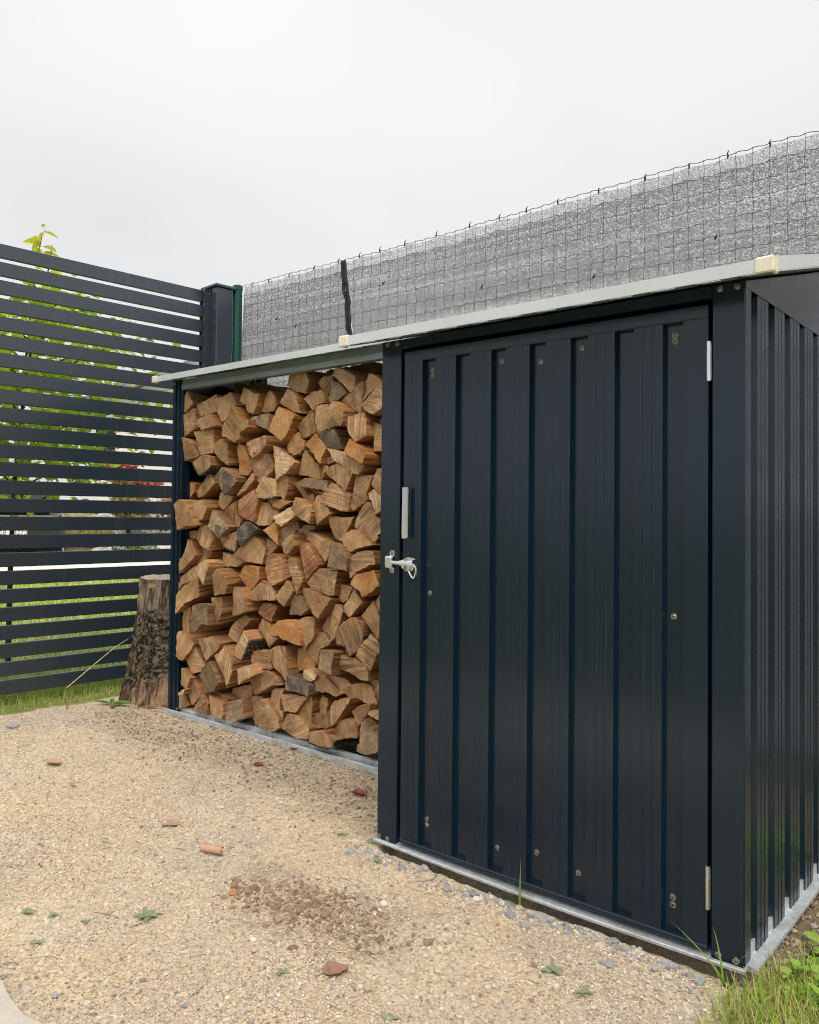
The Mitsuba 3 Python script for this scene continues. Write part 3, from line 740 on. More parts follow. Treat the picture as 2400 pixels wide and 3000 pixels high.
('pale split log just above the rusty orange log with a grey rim','p','',2.456,[(-2.408,0.849),(-2.378,0.871),(-2.331,0.886),(-2.260,0.892),(-2.252,0.840),(-2.330,0.813),(-2.362,0.801),(-2.408,0.769),(-2.410,0.801)]),
('orange-tinted split log just above the log jutting out in front of the left post','o','',2.525,[(-3.724,1.217),(-3.604,1.188),(-3.608,1.152),(-3.652,1.112),(-3.721,1.112)]),
('tan split log just left of the diamond-shaped log with a sooty grey centre','t','',2.479,[(-3.543,1.146),(-3.427,1.235),(-3.390,1.231),(-3.347,1.189),(-3.398,1.161),(-3.456,1.126),(-3.520,1.117)]),
('diamond-shaped log with a sooty grey centre, upper left of the stack','k','',2.433,[(-3.311,1.217),(-3.262,1.263),(-3.133,1.207),(-3.137,1.189),(-3.228,1.126),(-3.285,1.189)]),
('tan split log just left of the cream-coloured bell-shaped log left of the stack centre','t','',2.456,[(-3.170,1.122),(-3.146,1.148),(-3.044,1.230),(-3.025,1.215),(-3.033,1.194),(-3.103,1.144)]),
('cream-coloured bell-shaped log left of the stack centre','p','b',2.456,[(-3.021,1.143),(-2.974,1.208),(-2.942,1.204),(-2.888,1.200),(-2.878,1.119),(-2.962,1.107),(-3.004,1.111)]),
('log jutting out in front of the left post','t','',2.410,[(-3.626,1.082),(-3.584,1.106),(-3.507,1.096),(-3.462,1.033),(-3.423,0.976),(-3.504,0.972),(-3.585,0.948),(-3.608,1.038)]),
('tan split log just right of the log jutting out in front of the left post','t','',2.433,[(-3.491,1.087),(-3.412,1.106),(-3.369,1.065),(-3.404,1.008),(-3.462,0.982)]),
('tan split log just below the diamond-shaped log with a sooty grey centre','t','',2.502,[(-3.374,1.123),(-3.366,1.142),(-3.294,1.132),(-3.239,1.122),(-3.278,1.079),(-3.323,1.053),(-3.375,1.085)]),
('reddish split log up to the right of the diamond-shaped log with a black blotch','r','',2.502,[(-3.333,1.047),(-3.214,1.103),(-3.217,1.035),(-3.177,1.005),(-3.215,0.959),(-3.281,0.997)]),
('pinkish log with a silvery bruise on its end, left of centre','r','',2.456,[(-3.155,1.102),(-3.093,1.126),(-3.032,1.152),(-2.999,1.102),(-3.020,1.018),(-3.033,0.997),(-3.158,1.035)]),
('tan split log down to the left of the thin boat-shaped orange offcut','t','',2.479,[(-3.013,1.096),(-2.949,1.093),(-2.890,1.049),(-2.946,0.984),(-2.983,0.980),(-3.041,0.988)]),
('diamond-shaped log with a black blotch, left half of the stack','k','',2.445,[(-3.343,1.054),(-3.205,0.972),(-3.288,0.916),(-3.377,0.974)]),
('saw-ridged tan split log down to the left of the diamond-shaped log with a black blotch','w','',2.456,[(-3.488,0.933),(-3.457,0.982),(-3.404,0.976),(-3.340,0.924),(-3.364,0.853),(-3.433,0.874),(-3.492,0.914)]),
('blackest log, covered in grey-black mould, left of centre','m','',2.456,[(-3.156,0.953),(-3.095,1.000),(-3.062,1.000),(-3.014,0.962),(-3.079,0.919),(-3.135,0.878),(-3.150,0.914)]),
('dark-spotted tan split log down to the left of the blackest log','s','b',2.479,[(-3.314,0.912),(-3.190,0.952),(-3.184,0.913),(-3.203,0.851),(-3.267,0.864),(-3.303,0.887)]),
('orange-tinted split log just right of the blackest log','o','',2.479,[(-2.992,0.962),(-2.920,1.002),(-2.888,0.947),(-2.882,0.892),(-2.936,0.925)]),
('broad wedge log with a straight crack from its apex, left of centre','t','',2.479,[(-3.070,0.937),(-2.976,0.871),(-3.002,0.799),(-3.119,0.808),(-3.207,0.838),(-3.093,0.915)]),
('tan split log just above the big reddish log with coarse saw lines','t','',2.502,[(-2.995,0.923),(-2.954,0.910),(-2.909,0.887),(-2.998,0.831)]),
('orange-tinted split log just below the log jutting out in front of the left post','o','',2.525,[(-3.727,0.941),(-3.592,0.947),(-3.590,0.904),(-3.657,0.892),(-3.723,0.803)]),
('tan split log up to the left of the pale tooth-shaped log pointing downwards','t','',2.456,[(-3.558,0.903),(-3.524,0.897),(-3.490,0.824),(-3.592,0.752),(-3.630,0.724),(-3.627,0.796),(-3.583,0.834)]),
('tan split log just above the pale tooth-shaped log pointing downwards','t','',2.502,[(-3.497,0.862),(-3.400,0.843),(-3.421,0.813),(-3.463,0.802),(-3.505,0.771),(-3.557,0.771),(-3.534,0.825)]),
('pale tooth-shaped log pointing downwards near the left post','p','',2.410,[(-3.423,0.773),(-3.346,0.811),(-3.314,0.794),(-3.319,0.766),(-3.358,0.685),(-3.390,0.718),(-3.423,0.757)]),
('tan split log just right of the pale tooth-shaped log pointing downwards','t','',2.502,[(-3.328,0.845),(-3.237,0.836),(-3.153,0.803),(-3.211,0.779),(-3.321,0.776)]),
('tan split log down to the left of the pale tooth-shaped log pointing downwards','t','',2.479,[(-3.658,0.699),(-3.543,0.767),(-3.515,0.756),(-3.492,0.709),(-3.568,0.685),(-3.629,0.662),(-3.648,0.634)]),
('tan split log just left of the log with a torn white splinter on its edge','t','',2.433,[(-3.602,0.618),(-3.550,0.669),(-3.459,0.712),(-3.441,0.619),(-3.531,0.581),(-3.599,0.521)]),
('log with a torn white splinter on its edge, left of the stack centre','t','',2.433,[(-3.309,0.737),(-3.274,0.768),(-3.203,0.728),(-3.193,0.698),(-3.221,0.651),(-3.261,0.645),(-3.306,0.632)]),
('wide orange-tan log left of the stack centre','o','',2.479,[(-3.178,0.739),(-3.133,0.787),(-3.006,0.787),(-3.005,0.734),(-3.087,0.663)]),
('log with curved growth rings and a flat base in the stack centre','n','',2.456,[(-3.053,0.643),(-3.026,0.687),(-2.977,0.725),(-2.922,0.725),(-2.877,0.673),(-2.872,0.642),(-2.952,0.636),(-3.025,0.630),(-3.058,0.634)]),
('big reddish log with coarse saw lines in the stack centre','r','',2.456,[(-2.931,0.853),(-2.891,0.855),(-2.847,0.845),(-2.795,0.833),(-2.772,0.760),(-2.888,0.707),(-2.919,0.734),(-2.938,0.780)]),
('saw-ridged tan split log just right of the big reddish log with coarse saw lines','w','',2.456,[(-2.791,0.853),(-2.739,0.835),(-2.718,0.791),(-2.686,0.754),(-2.724,0.678),(-2.754,0.733),(-2.785,0.799)]),
('fan-shaped log with a small black star stain, right of centre','s','',2.456,[(-2.665,0.736),(-2.580,0.804),(-2.467,0.796),(-2.495,0.688),(-2.530,0.687),(-2.638,0.710)]),
('rusty orange log with a grey rim beside the cabinet, below middle height','o','',2.433,[(-2.369,0.750),(-2.344,0.788),(-2.287,0.804),(-2.238,0.814),(-2.214,0.752),(-2.306,0.699),(-2.325,0.727)]),
('tan split log just right of the log with curved growth rings and a flat base','t','',2.456,[(-2.876,0.662),(-2.793,0.739),(-2.741,0.697),(-2.816,0.618),(-2.855,0.637)]),
('greyish split log up to the right of the orange half-moon log','g','',2.479,[(-2.809,0.579),(-2.770,0.679),(-2.720,0.674),(-2.682,0.641),(-2.667,0.614),(-2.726,0.584)]),
('tan split log just below the fan-shaped log with a small black star stain','t','',2.433,[(-2.656,0.715),(-2.585,0.701),(-2.489,0.678),(-2.567,0.588),(-2.591,0.599),(-2.640,0.656),(-2.659,0.696)]),
('tan split log down to the left of the rusty orange log with a grey rim','t','',2.502,[(-2.511,0.669),(-2.497,0.741),(-2.428,0.731),(-2.454,0.678),(-2.480,0.655)]),
('log with a star-shaped crack at its heart, right of centre','n','',2.456,[(-2.438,0.656),(-2.394,0.697),(-2.372,0.733),(-2.313,0.676),(-2.331,0.665),(-2.400,0.606),(-2.441,0.629)]),
('tan split log just below the rusty orange log with a grey rim','t','',2.467,[(-2.278,0.686),(-2.244,0.647),(-2.231,0.610),(-2.230,0.536),(-2.242,0.534),(-2.301,0.578),(-2.350,0.617)]),
('tan split log down to the right of the rusty orange log with a grey rim','t','',2.479,[(-2.274,0.678),(-2.254,0.710),(-2.229,0.717),(-2.228,0.648),(-2.254,0.646)]),
('saw-ridged tan split log just below the log with a torn white splinter on its edge','w','b',2.456,[(-3.352,0.621),(-3.276,0.630),(-3.269,0.553),(-3.298,0.491),(-3.320,0.543)]),
('large grey-brown log with a jagged lower edge near the left post','g','',2.410,[(-3.428,0.581),(-3.392,0.590),(-3.314,0.596),(-3.329,0.490),(-3.368,0.493),(-3.430,0.446),(-3.468,0.468),(-3.443,0.536)]),
('tan split log just left of the large grey-brown log with a jagged lower edge','t','',2.479,[(-3.652,0.479),(-3.619,0.535),(-3.537,0.558),(-3.562,0.478),(-3.563,0.400),(-3.622,0.420),(-3.651,0.453)]),
('tan split log just left of the dark rust-red log set back in a gap','t','',2.433,[(-3.144,0.683),(-3.101,0.689),(-3.038,0.640),(-3.037,0.584),(-3.126,0.555),(-3.167,0.549),(-3.154,0.625)]),
('dark rust-red log set back in a gap in the stack centre','r','',2.479,[(-3.015,0.573),(-2.988,0.620),(-2.912,0.620),(-2.893,0.604),(-2.923,0.537),(-2.968,0.548)]),
('tan split log just above the pale log with dark bark on its underside','t','',2.479,[(-3.199,0.511),(-3.099,0.557),(-3.061,0.536),(-3.130,0.479),(-3.172,0.411),(-3.252,0.439),(-3.233,0.478)]),
('orange half-moon log in the lower middle of the stack','o','b',2.433,[(-2.857,0.536),(-2.831,0.556),(-2.780,0.565),(-2.729,0.554),(-2.687,0.516),(-2.673,0.462),(-2.727,0.467),(-2.774,0.474),(-2.812,0.489),(-2.856,0.485),(-2.885,0.499)]),
('tan split log just right of the orange half-moon log','t','',2.456,[(-2.732,0.557),(-2.680,0.581),(-2.636,0.588),(-2.605,0.580),(-2.614,0.507),(-2.626,0.487),(-2.665,0.452),(-2.673,0.434),(-2.686,0.439),(-2.700,0.518)]),
('tan split log just above the squared grey-brown log with crisp edges','t','',2.502,[(-2.613,0.530),(-2.553,0.635),(-2.537,0.634),(-2.563,0.513)]),
('tan split log up to the right of the cream lump of splintered wood low','t','',2.479,[(-2.503,0.655),(-2.465,0.652),(-2.453,0.626),(-2.508,0.508),(-2.539,0.483),(-2.536,0.554),(-2.529,0.595)]),
('nearly round log with deep parallel saw grooves, lower right of the stack','w','b',2.456,[(-2.485,0.518),(-2.474,0.551),(-2.437,0.584),(-2.389,0.610),(-2.352,0.608),(-2.319,0.590),(-2.311,0.552),(-2.328,0.498),(-2.361,0.468),(-2.404,0.444),(-2.416,0.483),(-2.473,0.484)]),
('saw-ridged tan split log just below the log with a star-shaped crack at its heart','w','',2.456,[(-2.276,0.553),(-2.233,0.521),(-2.219,0.484),(-2.239,0.469),(-2.273,0.398),(-2.360,0.452),(-2.332,0.503)]),
('tan split log up to the left of the squared grey-brown log with crisp edges','t','',2.479,[(-2.686,0.453),(-2.614,0.519),(-2.575,0.525),(-2.539,0.485),(-2.542,0.474),(-2.593,0.449),(-2.606,0.382),(-2.678,0.428)]),
('squared grey-brown log with crisp edges, lower right of the stack','g','',2.410,[(-2.521,0.464),(-2.435,0.462),(-2.458,0.386),(-2.456,0.362),(-2.539,0.380)]),
('tan split log just above the small pale bracket-like knob','t','',2.456,[(-3.640,0.391),(-3.636,0.421),(-3.599,0.433),(-3.494,0.375),(-3.584,0.279),(-3.635,0.294)]),
('dark-spotted tan split log just below the large grey-brown log with a jagged lower edge','s','',2.456,[(-3.465,0.410),(-3.347,0.428),(-3.275,0.402),(-3.285,0.373),(-3.391,0.305)]),
('tan split log up to the right of the small pale bracket-like knob','t','',2.479,[(-3.590,0.285),(-3.515,0.362),(-3.422,0.274),(-3.463,0.234),(-3.538,0.214)]),
('long pointed log crossed by a grid of fine cracks, lower left','w','',2.433,[(-3.291,0.343),(-3.205,0.404),(-3.160,0.346),(-3.148,0.282),(-3.190,0.202),(-3.216,0.258)]),
('pale log with dark bark on its underside, lower left of centre','p','b',2.410,[(-3.100,0.406),(-3.043,0.493),(-2.996,0.455),(-3.027,0.396),(-3.054,0.355),(-3.077,0.358),(-3.106,0.369)]),
('tan split log just left of the orange half-moon log','t','',2.479,[(-3.023,0.504),(-2.991,0.548),(-2.936,0.530),(-2.917,0.479),(-2.868,0.470),(-2.934,0.419)]),
('saw-ridged tan split log just left of the tall fan-shaped log with spreading fibres','w','',2.456,[(-3.045,0.374),(-3.024,0.394),(-2.915,0.415),(-2.896,0.325),(-3.004,0.314),(-3.032,0.331)]),
('tall fan-shaped log with spreading fibres, lower middle of the stack','w','',2.456,[(-2.921,0.403),(-2.890,0.424),(-2.847,0.440),(-2.789,0.442),(-2.786,0.404),(-2.763,0.321),(-2.796,0.284),(-2.835,0.313),(-2.879,0.336)]),
('orange-tinted split log just above the cream lump of splintered wood low','o','',2.502,[(-2.768,0.432),(-2.711,0.436),(-2.661,0.402),(-2.636,0.369),(-2.701,0.341),(-2.785,0.322),(-2.773,0.392)]),
('saw-ridged tan split log just right of the squared grey-brown log with crisp edges','w','',2.456,[(-2.475,0.415),(-2.453,0.449),(-2.360,0.439),(-2.306,0.423),(-2.287,0.391),(-2.285,0.358),(-2.330,0.354),(-2.403,0.379),(-2.486,0.386)]),
('orange-tinted split log just above the small pale bracket-like knob','o','',2.525,[(-3.734,0.272),(-3.690,0.250),(-3.695,0.220),(-3.704,0.135),(-3.735,0.101)]),
('tan split log just below the large grey-brown log with a jagged lower edge','t','',2.456,[(-3.591,0.243),(-3.516,0.201),(-3.552,0.137),(-3.597,0.158)]),
('greyish split log up to the right of the small pale bracket-like knob','g','',2.433,[(-3.414,0.237),(-3.313,0.315),(-3.287,0.285),(-3.250,0.220),(-3.304,0.166),(-3.376,0.155)]),
('dark-spotted tan split log just right of the small pale bracket-like knob','s','',2.479,[(-3.574,0.125),(-3.533,0.202),(-3.487,0.138),(-3.465,0.109),(-3.523,0.059)]),
('saw-ridged tan split log down to the right of the small pale bracket-like knob','w','',2.456,[(-3.500,0.038),(-3.428,0.122),(-3.402,0.142),(-3.359,0.104),(-3.386,0.038),(-3.441,0.041)]),
('tan split log just below the small pale bracket-like knob','t','',2.479,[(-3.666,0.086),(-3.596,0.103),(-3.567,0.049),(-3.644,0.020),(-3.667,0.026)]),
('small pale bracket-like knob at the lower left corner of the stack','p','',2.433,[(-3.592,0.117),(-3.557,0.141),(-3.530,0.144),(-3.540,0.118),(-3.578,0.106)]),
('tan split log down to the right of the small pale bracket-like knob','t','',2.456,[(-3.360,0.145),(-3.248,0.112),(-3.239,0.062),(-3.251,0.040),(-3.337,0.040)]),
('tan split log just below the long pointed log crossed by a grid of fine cracks','t','',2.502,[(-3.382,0.150),(-3.330,0.145),(-3.254,0.141),(-3.215,0.134),(-3.279,0.115)]),
('greyish split log just left of the large rounded-bottom log','g','',2.433,[(-3.176,0.140),(-3.083,0.163),(-3.053,0.079),(-3.119,0.050),(-3.186,0.054)]),
('set-back shade-browned split log up to the left of the large rounded-bottom log','d','',2.548,[(-3.295,0.168),(-3.158,0.200),(-3.137,0.166),(-3.151,0.133),(-3.274,0.118)]),
('pale split log just below the pale log with dark bark on its underside','p','',2.410,[(-3.086,0.308),(-2.993,0.340),(-2.942,0.304),(-3.026,0.266),(-3.079,0.235)]),
('dark-spotted tan split log down to the left of the tall fan-shaped log with spreading fibres','s','',2.456,[(-3.042,0.260),(-2.918,0.321),(-2.864,0.299),(-2.831,0.263),(-2.890,0.252),(-3.015,0.190)]),
('tan split log up to the left of the large rounded-bottom log','t','',2.502,[(-3.090,0.163),(-3.057,0.176),(-3.002,0.179),(-3.019,0.147),(-3.041,0.069),(-3.026,0.047),(-3.054,0.028),(-3.078,0.062)]),
('large rounded-bottom log in the bottom row, left of centre','s','',2.456,[(-2.969,0.177),(-2.933,0.185),(-2.838,0.111),(-2.827,0.071),(-2.872,0.045),(-2.911,0.036),(-2.975,0.050),(-2.985,0.098)]),
('tan split log up to the right of the large rounded-bottom log','t','',2.479,[(-2.913,0.222),(-2.891,0.237),(-2.830,0.243),(-2.851,0.208),(-2.854,0.142),(-2.830,0.140),(-2.834,0.109),(-2.884,0.122),(-2.916,0.164)]),
('tan split log up to the left of the sharp triangular log standing on its point','t','',2.456,[(-2.825,0.222),(-2.669,0.239),(-2.645,0.235),(-2.693,0.194),(-2.726,0.155),(-2.802,0.149)]),
('sharp triangular log standing on its point near the bottom of the stack','t','',2.479,[(-2.638,0.253),(-2.633,0.208),(-2.651,0.101),(-2.680,0.109),(-2.747,0.145),(-2.710,0.190)]),
('set-back shade-browned split log just right of the sharp triangular log standing on its point','d','',2.502,[(-2.617,0.212),(-2.602,0.248),(-2.569,0.230),(-2.576,0.174),(-2.579,0.105),(-2.675,0.091),(-2.656,0.156),(-2.616,0.162)]),
('dark charred-looking log low in the middle of the stack','m','',2.433,[(-2.764,0.319),(-2.720,0.327),(-2.658,0.314),(-2.621,0.294),(-2.620,0.245),(-2.694,0.256),(-2.769,0.255)]),
('cream lump of splintered wood low in the middle of the stack','p','',2.456,[(-2.678,0.349),(-2.651,0.361),(-2.615,0.357),(-2.591,0.336),(-2.622,0.307),(-2.675,0.305)]),
('bird-shaped log with a wavy lower edge, lower right','t','',2.479,[(-2.678,0.254),(-2.611,0.335),(-2.575,0.337),(-2.524,0.312),(-2.493,0.289),(-2.451,0.285),(-2.454,0.279),(-2.500,0.256),(-2.550,0.267),(-2.610,0.265)]),
('tan split log just right of the bird-shaped log with a wavy lower edge','t','',2.502,[(-2.555,0.309),(-2.563,0.330),(-2.524,0.341),(-2.459,0.334),(-2.425,0.314),(-2.466,0.288),(-2.516,0.282)]),
('arched log like a bridge, lower right beside the cabinet','t','',2.490,[(-2.466,0.281),(-2.414,0.318),(-2.377,0.331),(-2.337,0.335),(-2.301,0.331),(-2.268,0.268),(-2.271,0.255),(-2.325,0.252),(-2.376,0.262),(-2.428,0.262)]),
('dark-spotted tan split log just right of the arched log like a bridge','s','',2.502,[(-2.319,0.350),(-2.280,0.358),(-2.262,0.330),(-2.261,0.273),(-2.277,0.270),(-2.297,0.309)]),
('slim leaf-shaped upright log near the bottom right','w','',2.433,[(-2.508,0.123),(-2.501,0.178),(-2.468,0.244),(-2.427,0.266),(-2.372,0.275),(-2.415,0.208),(-2.459,0.153)]),
('tan split log down to the right of the slim leaf-shaped upright log','t','',2.456,[(-2.500,0.112),(-2.448,0.169),(-2.411,0.181),(-2.352,0.185),(-2.341,0.148),(-2.344,0.114),(-2.421,0.100)]),
('tan split log just below the arched log like a bridge','t','',2.456,[(-2.375,0.223),(-2.328,0.252),(-2.278,0.262),(-2.285,0.233),(-2.320,0.183),(-2.337,0.164)]),
('lowest log in the bottom right corner against the cabinet','g','',2.433,[(-2.305,0.190),(-2.277,0.210),(-2.217,0.165),(-2.200,0.148),(-2.199,0.097),(-2.216,0.082),(-2.278,0.062),(-2.330,0.064),(-2.329,0.093),(-2.314,0.101)]),
('saw-ridged tan split log just right of the large rounded-bottom log','w','',2.456,[(-2.813,0.076),(-2.780,0.141),(-2.705,0.145),(-2.651,0.115),(-2.638,0.104),(-2.643,0.056),(-2.711,0.042),(-2.778,0.062)]),
('flat log lying on the galvanised rail at the very bottom','t','b',2.433,[(-2.616,0.052),(-2.605,0.100),(-2.539,0.112),(-2.458,0.111),(-2.420,0.099),(-2.461,0.086),(-2.472,0.055),(-2.506,0.047)]),
('pale split log down to the right of the arched log like a bridge','p','',2.456,[(-2.285,0.233),(-2.236,0.251),(-2.219,0.246),(-2.218,0.211),(-2.235,0.208),(-2.292,0.219)]),
]
BACK_ROW = [
[(-3.632,1.758),(-3.490,1.727),(-3.482,1.749),(-3.343,1.712),(-3.314,1.677),(-3.425,1.659),(-3.631,1.695)],
[(-3.315,1.711),(-3.212,1.696),(-3.192,1.627),(-3.314,1.644)],
[(-3.155,1.761),(-3.040,1.765),(-2.940,1.732),(-2.915,1.675),(-3.038,1.683)],
[(-2.913,1.739),(-2.880,1.754),(-2.856,1.743),(-2.840,1.757),(-2.739,1.751),(-2.738,1.688),(-2.903,1.704)],
[(-2.751,1.750),(-2.640,1.764),(-2.590,1.757),(-2.585,1.747),(-2.508,1.744),(-2.496,1.648),(-2.738,1.675)]
]


def dense(p, step=.009, jit=.0016):
    out = []
    for a, b in zip(p, np.roll(p, -1, 0)):
        k = max(1, int(np.linalg.norm(b - a) / step))
        bow = (R.random() - .5) * .06 * np.linalg.norm(b - a)
        nrm = np.array([b[1] - a[1], a[0] - b[0]]) / (np.linalg.norm(b - a) + 1e-9)
        for q in range(k):
            u = q / k
            out.append(a + (b - a) * u + nrm * bow * 4 * u * (1 - u) + (R.normal(size=2) * jit if q else 0))
    return np.array(out)


def log_mesh(pts, y0, length, cell, tone, rough=.0017):
    p = dense(np.array(pts, float), jit=rough)
    g = Polygon(p)
    if not g.exterior.is_ccw:
        p = p[::-1]
    if not Polygon(p).is_valid:
        p = np.array(Polygon(p).buffer(0).exterior.coords if Polygon(p).buffer(0).geom_type == "Polygon" else max(Polygon(p).buffer(0).geoms, key=lambda s_: s_.area).exterior.coords)[:-1]
        if not Polygon(p).exterior.is_ccw:
            p = p[::-1]
    c = p.mean(0)
    d = p - c
    inset = p - d / np.linalg.norm(d, axis=1, keepdims=True) * .0016
    tilt = R.normal(size=2) * .07
    n = len(p)
    # end face, with the saw's slight unevenness
    tri = trimesh.creation.triangulate_polygon(Polygon(inset), engine="earcut")
    fv, ff = np.array(tri[0]), np.array(tri[1])
    fy = y0 + (fv - c) @ tilt
    pith = c + R.normal(size=2) * .03 + np.array([0, -.01])
    face = np.stack([fv[:, 0], fy, fv[:, 1]], 1)
    fuv = (fv - pith) + np.array([2 * cell + 1, 2 * ROW[tone] + 1])
    # make the face look towards -y
    a, b, e = face[ff[:, 0]], face[ff[:, 1]], face[ff[:, 2]]
    if np.cross(b - a, e - a)[:, 1].sum() > 0:
        ff = ff[:, ::-1]
    rings, uvs = [], []
    per = np.concatenate([[0], np.cumsum(np.linalg.norm(np.diff(np.vstack([p, p[:1]]), axis=0), axis=1))])
    drift = R.normal(size=2) * .012
    for yy, sc in ((0, None), (.0028, 1.0), (.06, .965), (.16, .87), (length, .70)):
        if sc is None:
            q, ys = inset, y0 + (inset - c) @ tilt
        else:
            w = d * (1 + .035 * (R.random((n, 1)) - .5) * (yy > .01))
            q = c + w * sc + drift * yy / length
            ys = y0 + (d @ tilt) * (1 - yy / length) + yy
        rings.append(np.stack([q[:, 0], ys + 0 * q[:, 0], q[:, 1]], 1))
        uvs.append(np.stack([1000 + 2 * cell + .3 + per[:-1], np.full(n, 2 * ROW[tone] + 1.0)], 1))
    sv = np.vstack(rings)
    suv = np.vstack(uvs)
    i_, j_ = np.meshgrid(np.arange(len(rings) - 1), np.arange(n), indexing="ij")
    sf_ = np.stack([i_ * n + j_, i_ * n + (j_ + 1) % n, (i_ + 1) * n + (j_ + 1) % n, (i_ + 1) * n + j_], -1).reshape(-1, 4)
    sf_ = np.vstack([sf_[:, [0, 1, 2]], sf_[:, [0, 2, 3]]])
    q = sv[sf_]
    out = q.mean(1) - np.array([c[0], 0, c[1]])
    nn = np.cross(q[:, 1] - q[:, 0], q[:, 2] - q[:, 0])
    if (nn[:, [0, 2]] * out[:, [0, 2]]).sum() < 0:
        sf_ = sf_[:, ::-1]
    V = np.vstack([face, sv])
    return (V, np.vstack([ff, sf_ + len(face)])), np.vstack([fuv, suv]), p, c


for cell, (label, tone, flag, y0, pts) in enumerate(LOGS):
    m, uv, p, c = log_mesh(pts, y0, .33, cell, tone)
    k = solo("firewood_log", m, "split_wood", label, "log", uv=uv)
    if flag == "b":
        d = np.roll(p, -1, 0) - np.roll(p, 1, 0)
        nr = np.stack([d[:, 1], -d[:, 0]], 1) / (np.linalg.norm(d, axis=1, keepdims=True) + 1e-9)
        on = nr[:, 1] < -.15
        if on.any() and not on.all():
            s0 = next(q for q in range(len(p)) if on[q] and not on[q - 1])
            idx = []
            q = s0
            while on[q % len(p)] and len(idx) < len(p):
                idx.append(q % len(p))
                q += 1
            if len(idx) > 2:
                a = p[idx] + nr[idx] * .0006
                b = p[idx] + nr[idx] * (.0045 + .003 * R.random((len(idx), 1)))
                pg = Polygon(np.vstack([a, b[::-1]])).buffer(0)
                pg = max(getattr(pg, "geoms", [pg]), key=lambda s_: s_.area)
                part(k, "bark", prism(np.array(pg.exterior.coords)[:-1], y0 + .003, y0 + .32, "y"), "bark")
for cell, pts in enumerate(BACK_ROW):
    m, uv, p, c = log_mesh(pts, 2.80, .24, 200 + cell, "d")  # second row also takes the tone with shade painted in
    solo("firewood_log", m, "split_wood", ("log under the roof, leftmost of the second row at the stack top", "log just left of the bright gap, second row at the stack top",
         "second-row log right behind the highest brown log of the stack", "jagged log right of centre in the second row at the stack top", "log in the second row touching the cabinet, at the stack top")[cell], "log", uv=uv)

# ------------------------------------------------------------------ tree stump used as a chopping block
th, zz = np.meshgrid(np.linspace(0, 2 * np.pi, 181)[:-1], np.linspace(0, 1, 110), indexing="ij")
SX, SY, SHT = -4.030, 2.735, .690
base = .272 - .072 * np.clip(zz * 1.15, 0, 1) ** .75
q = np.stack([np.cos(th) * 1.0, np.sin(th) * 1.0, zz * 2.4], -1)
side_ = np.cos(th + 2.15)
wob = (meshkit.fbm(q * 2.6, 4, 4) - .5) * .55
barkm = np.clip((zz - (.32 - .28 * side_) + wob) * 9, 0, 1) * np.clip(((.76 + .03 * side_) - zz + wob * .5) * 12, 0, 1)
rad = base * (1 + .07 * np.cos(3 * th + 1) * (1 - zz) + .05 * (meshkit.fbm(q * 1.6, 3, 1) - .5))
rad += barkm * (.010 + .034 * np.abs(meshkit.fbm(q * np.array([15, 15, 9]), 3, 2) - .35))
rad += (1 - barkm) * (.040 * meshkit.fbm(q * np.array([10, 10, 1.3]), 3, 7) + .016 * meshkit.noise(q * np.array([34, 34, 4]), 3) - .012)
lean = .032 * (1 - zz)
sx = SX - lean + np.cos(th) * np.minimum(rad, .322 + 0 * rad)
sy = SY + np.sin(th) * rad
sz = -.02 + zz * SHT + .010 * (meshkit.fbm(q * 3, 2, 5) - .5) * zz
sx = np.minimum(sx, WL - .012)
v = np.stack([sx, sy, sz], -1).reshape(-1, 3)
i, j = np.meshgrid(np.arange(180), np.arange(109), indexing="ij")
f = np.stack([i * 110 + j, ((i + 1) % 180) * 110 + j, ((i + 1) % 180) * 110 + j + 1, i * 110 + j + 1], -1).reshape(-1, 4)
col = barkm.reshape(-1)
rot = np.clip(1.5 - zz * 3.2 + (meshkit.fbm(q * 3, 3, 8) - .5) * 2, 0, 1).reshape(-1)
mold = meshkit.fbm(q * 2.6 + 5, 3, 3).reshape(-1)
vc = np.stack([col, rot, mold], 1)


def stump_col(p, n, uv):
    plate = noise((p.x - p.y) * 100 + 2 * noise(p.z * 40), p.z * 34) * .5 + noise((p.x - p.y) * 190, p.z * 90) * .5
    barkc = mix((0.022, 0.018, 0.013), (0.165, 0.132, 0.095), sstep(.34, .72, plate))
    g = noise((p.x - p.y) * 90, p.z * 7) * .6 + noise((p.x - p.y) * 36 + 3, p.z * 4) * .4
    wd = mix((0.055, 0.034, 0.022), (0.36, 0.235, 0.14), sstep(.25, .75, g))
    gr = mix((0.05, 0.04, 0.031), (0.25, 0.205, 0.155), sstep(.22, .78, g))
    red = sstep(.05, .5, .42 - p.z + .25 * (fbm(p.x * 9, p.z * 9) - .5))
    wc = mix(gr, wd, red)
    wc = mix(wc, (0.44, 0.34, 0.14), sstep(.60, .68, fbm(p.x * 16, p.z * 11 + 2)) * sstep(.4, .5, p.z) * .7)
    return mix(wc, barkc, sstep(.35, .65, uv.x))


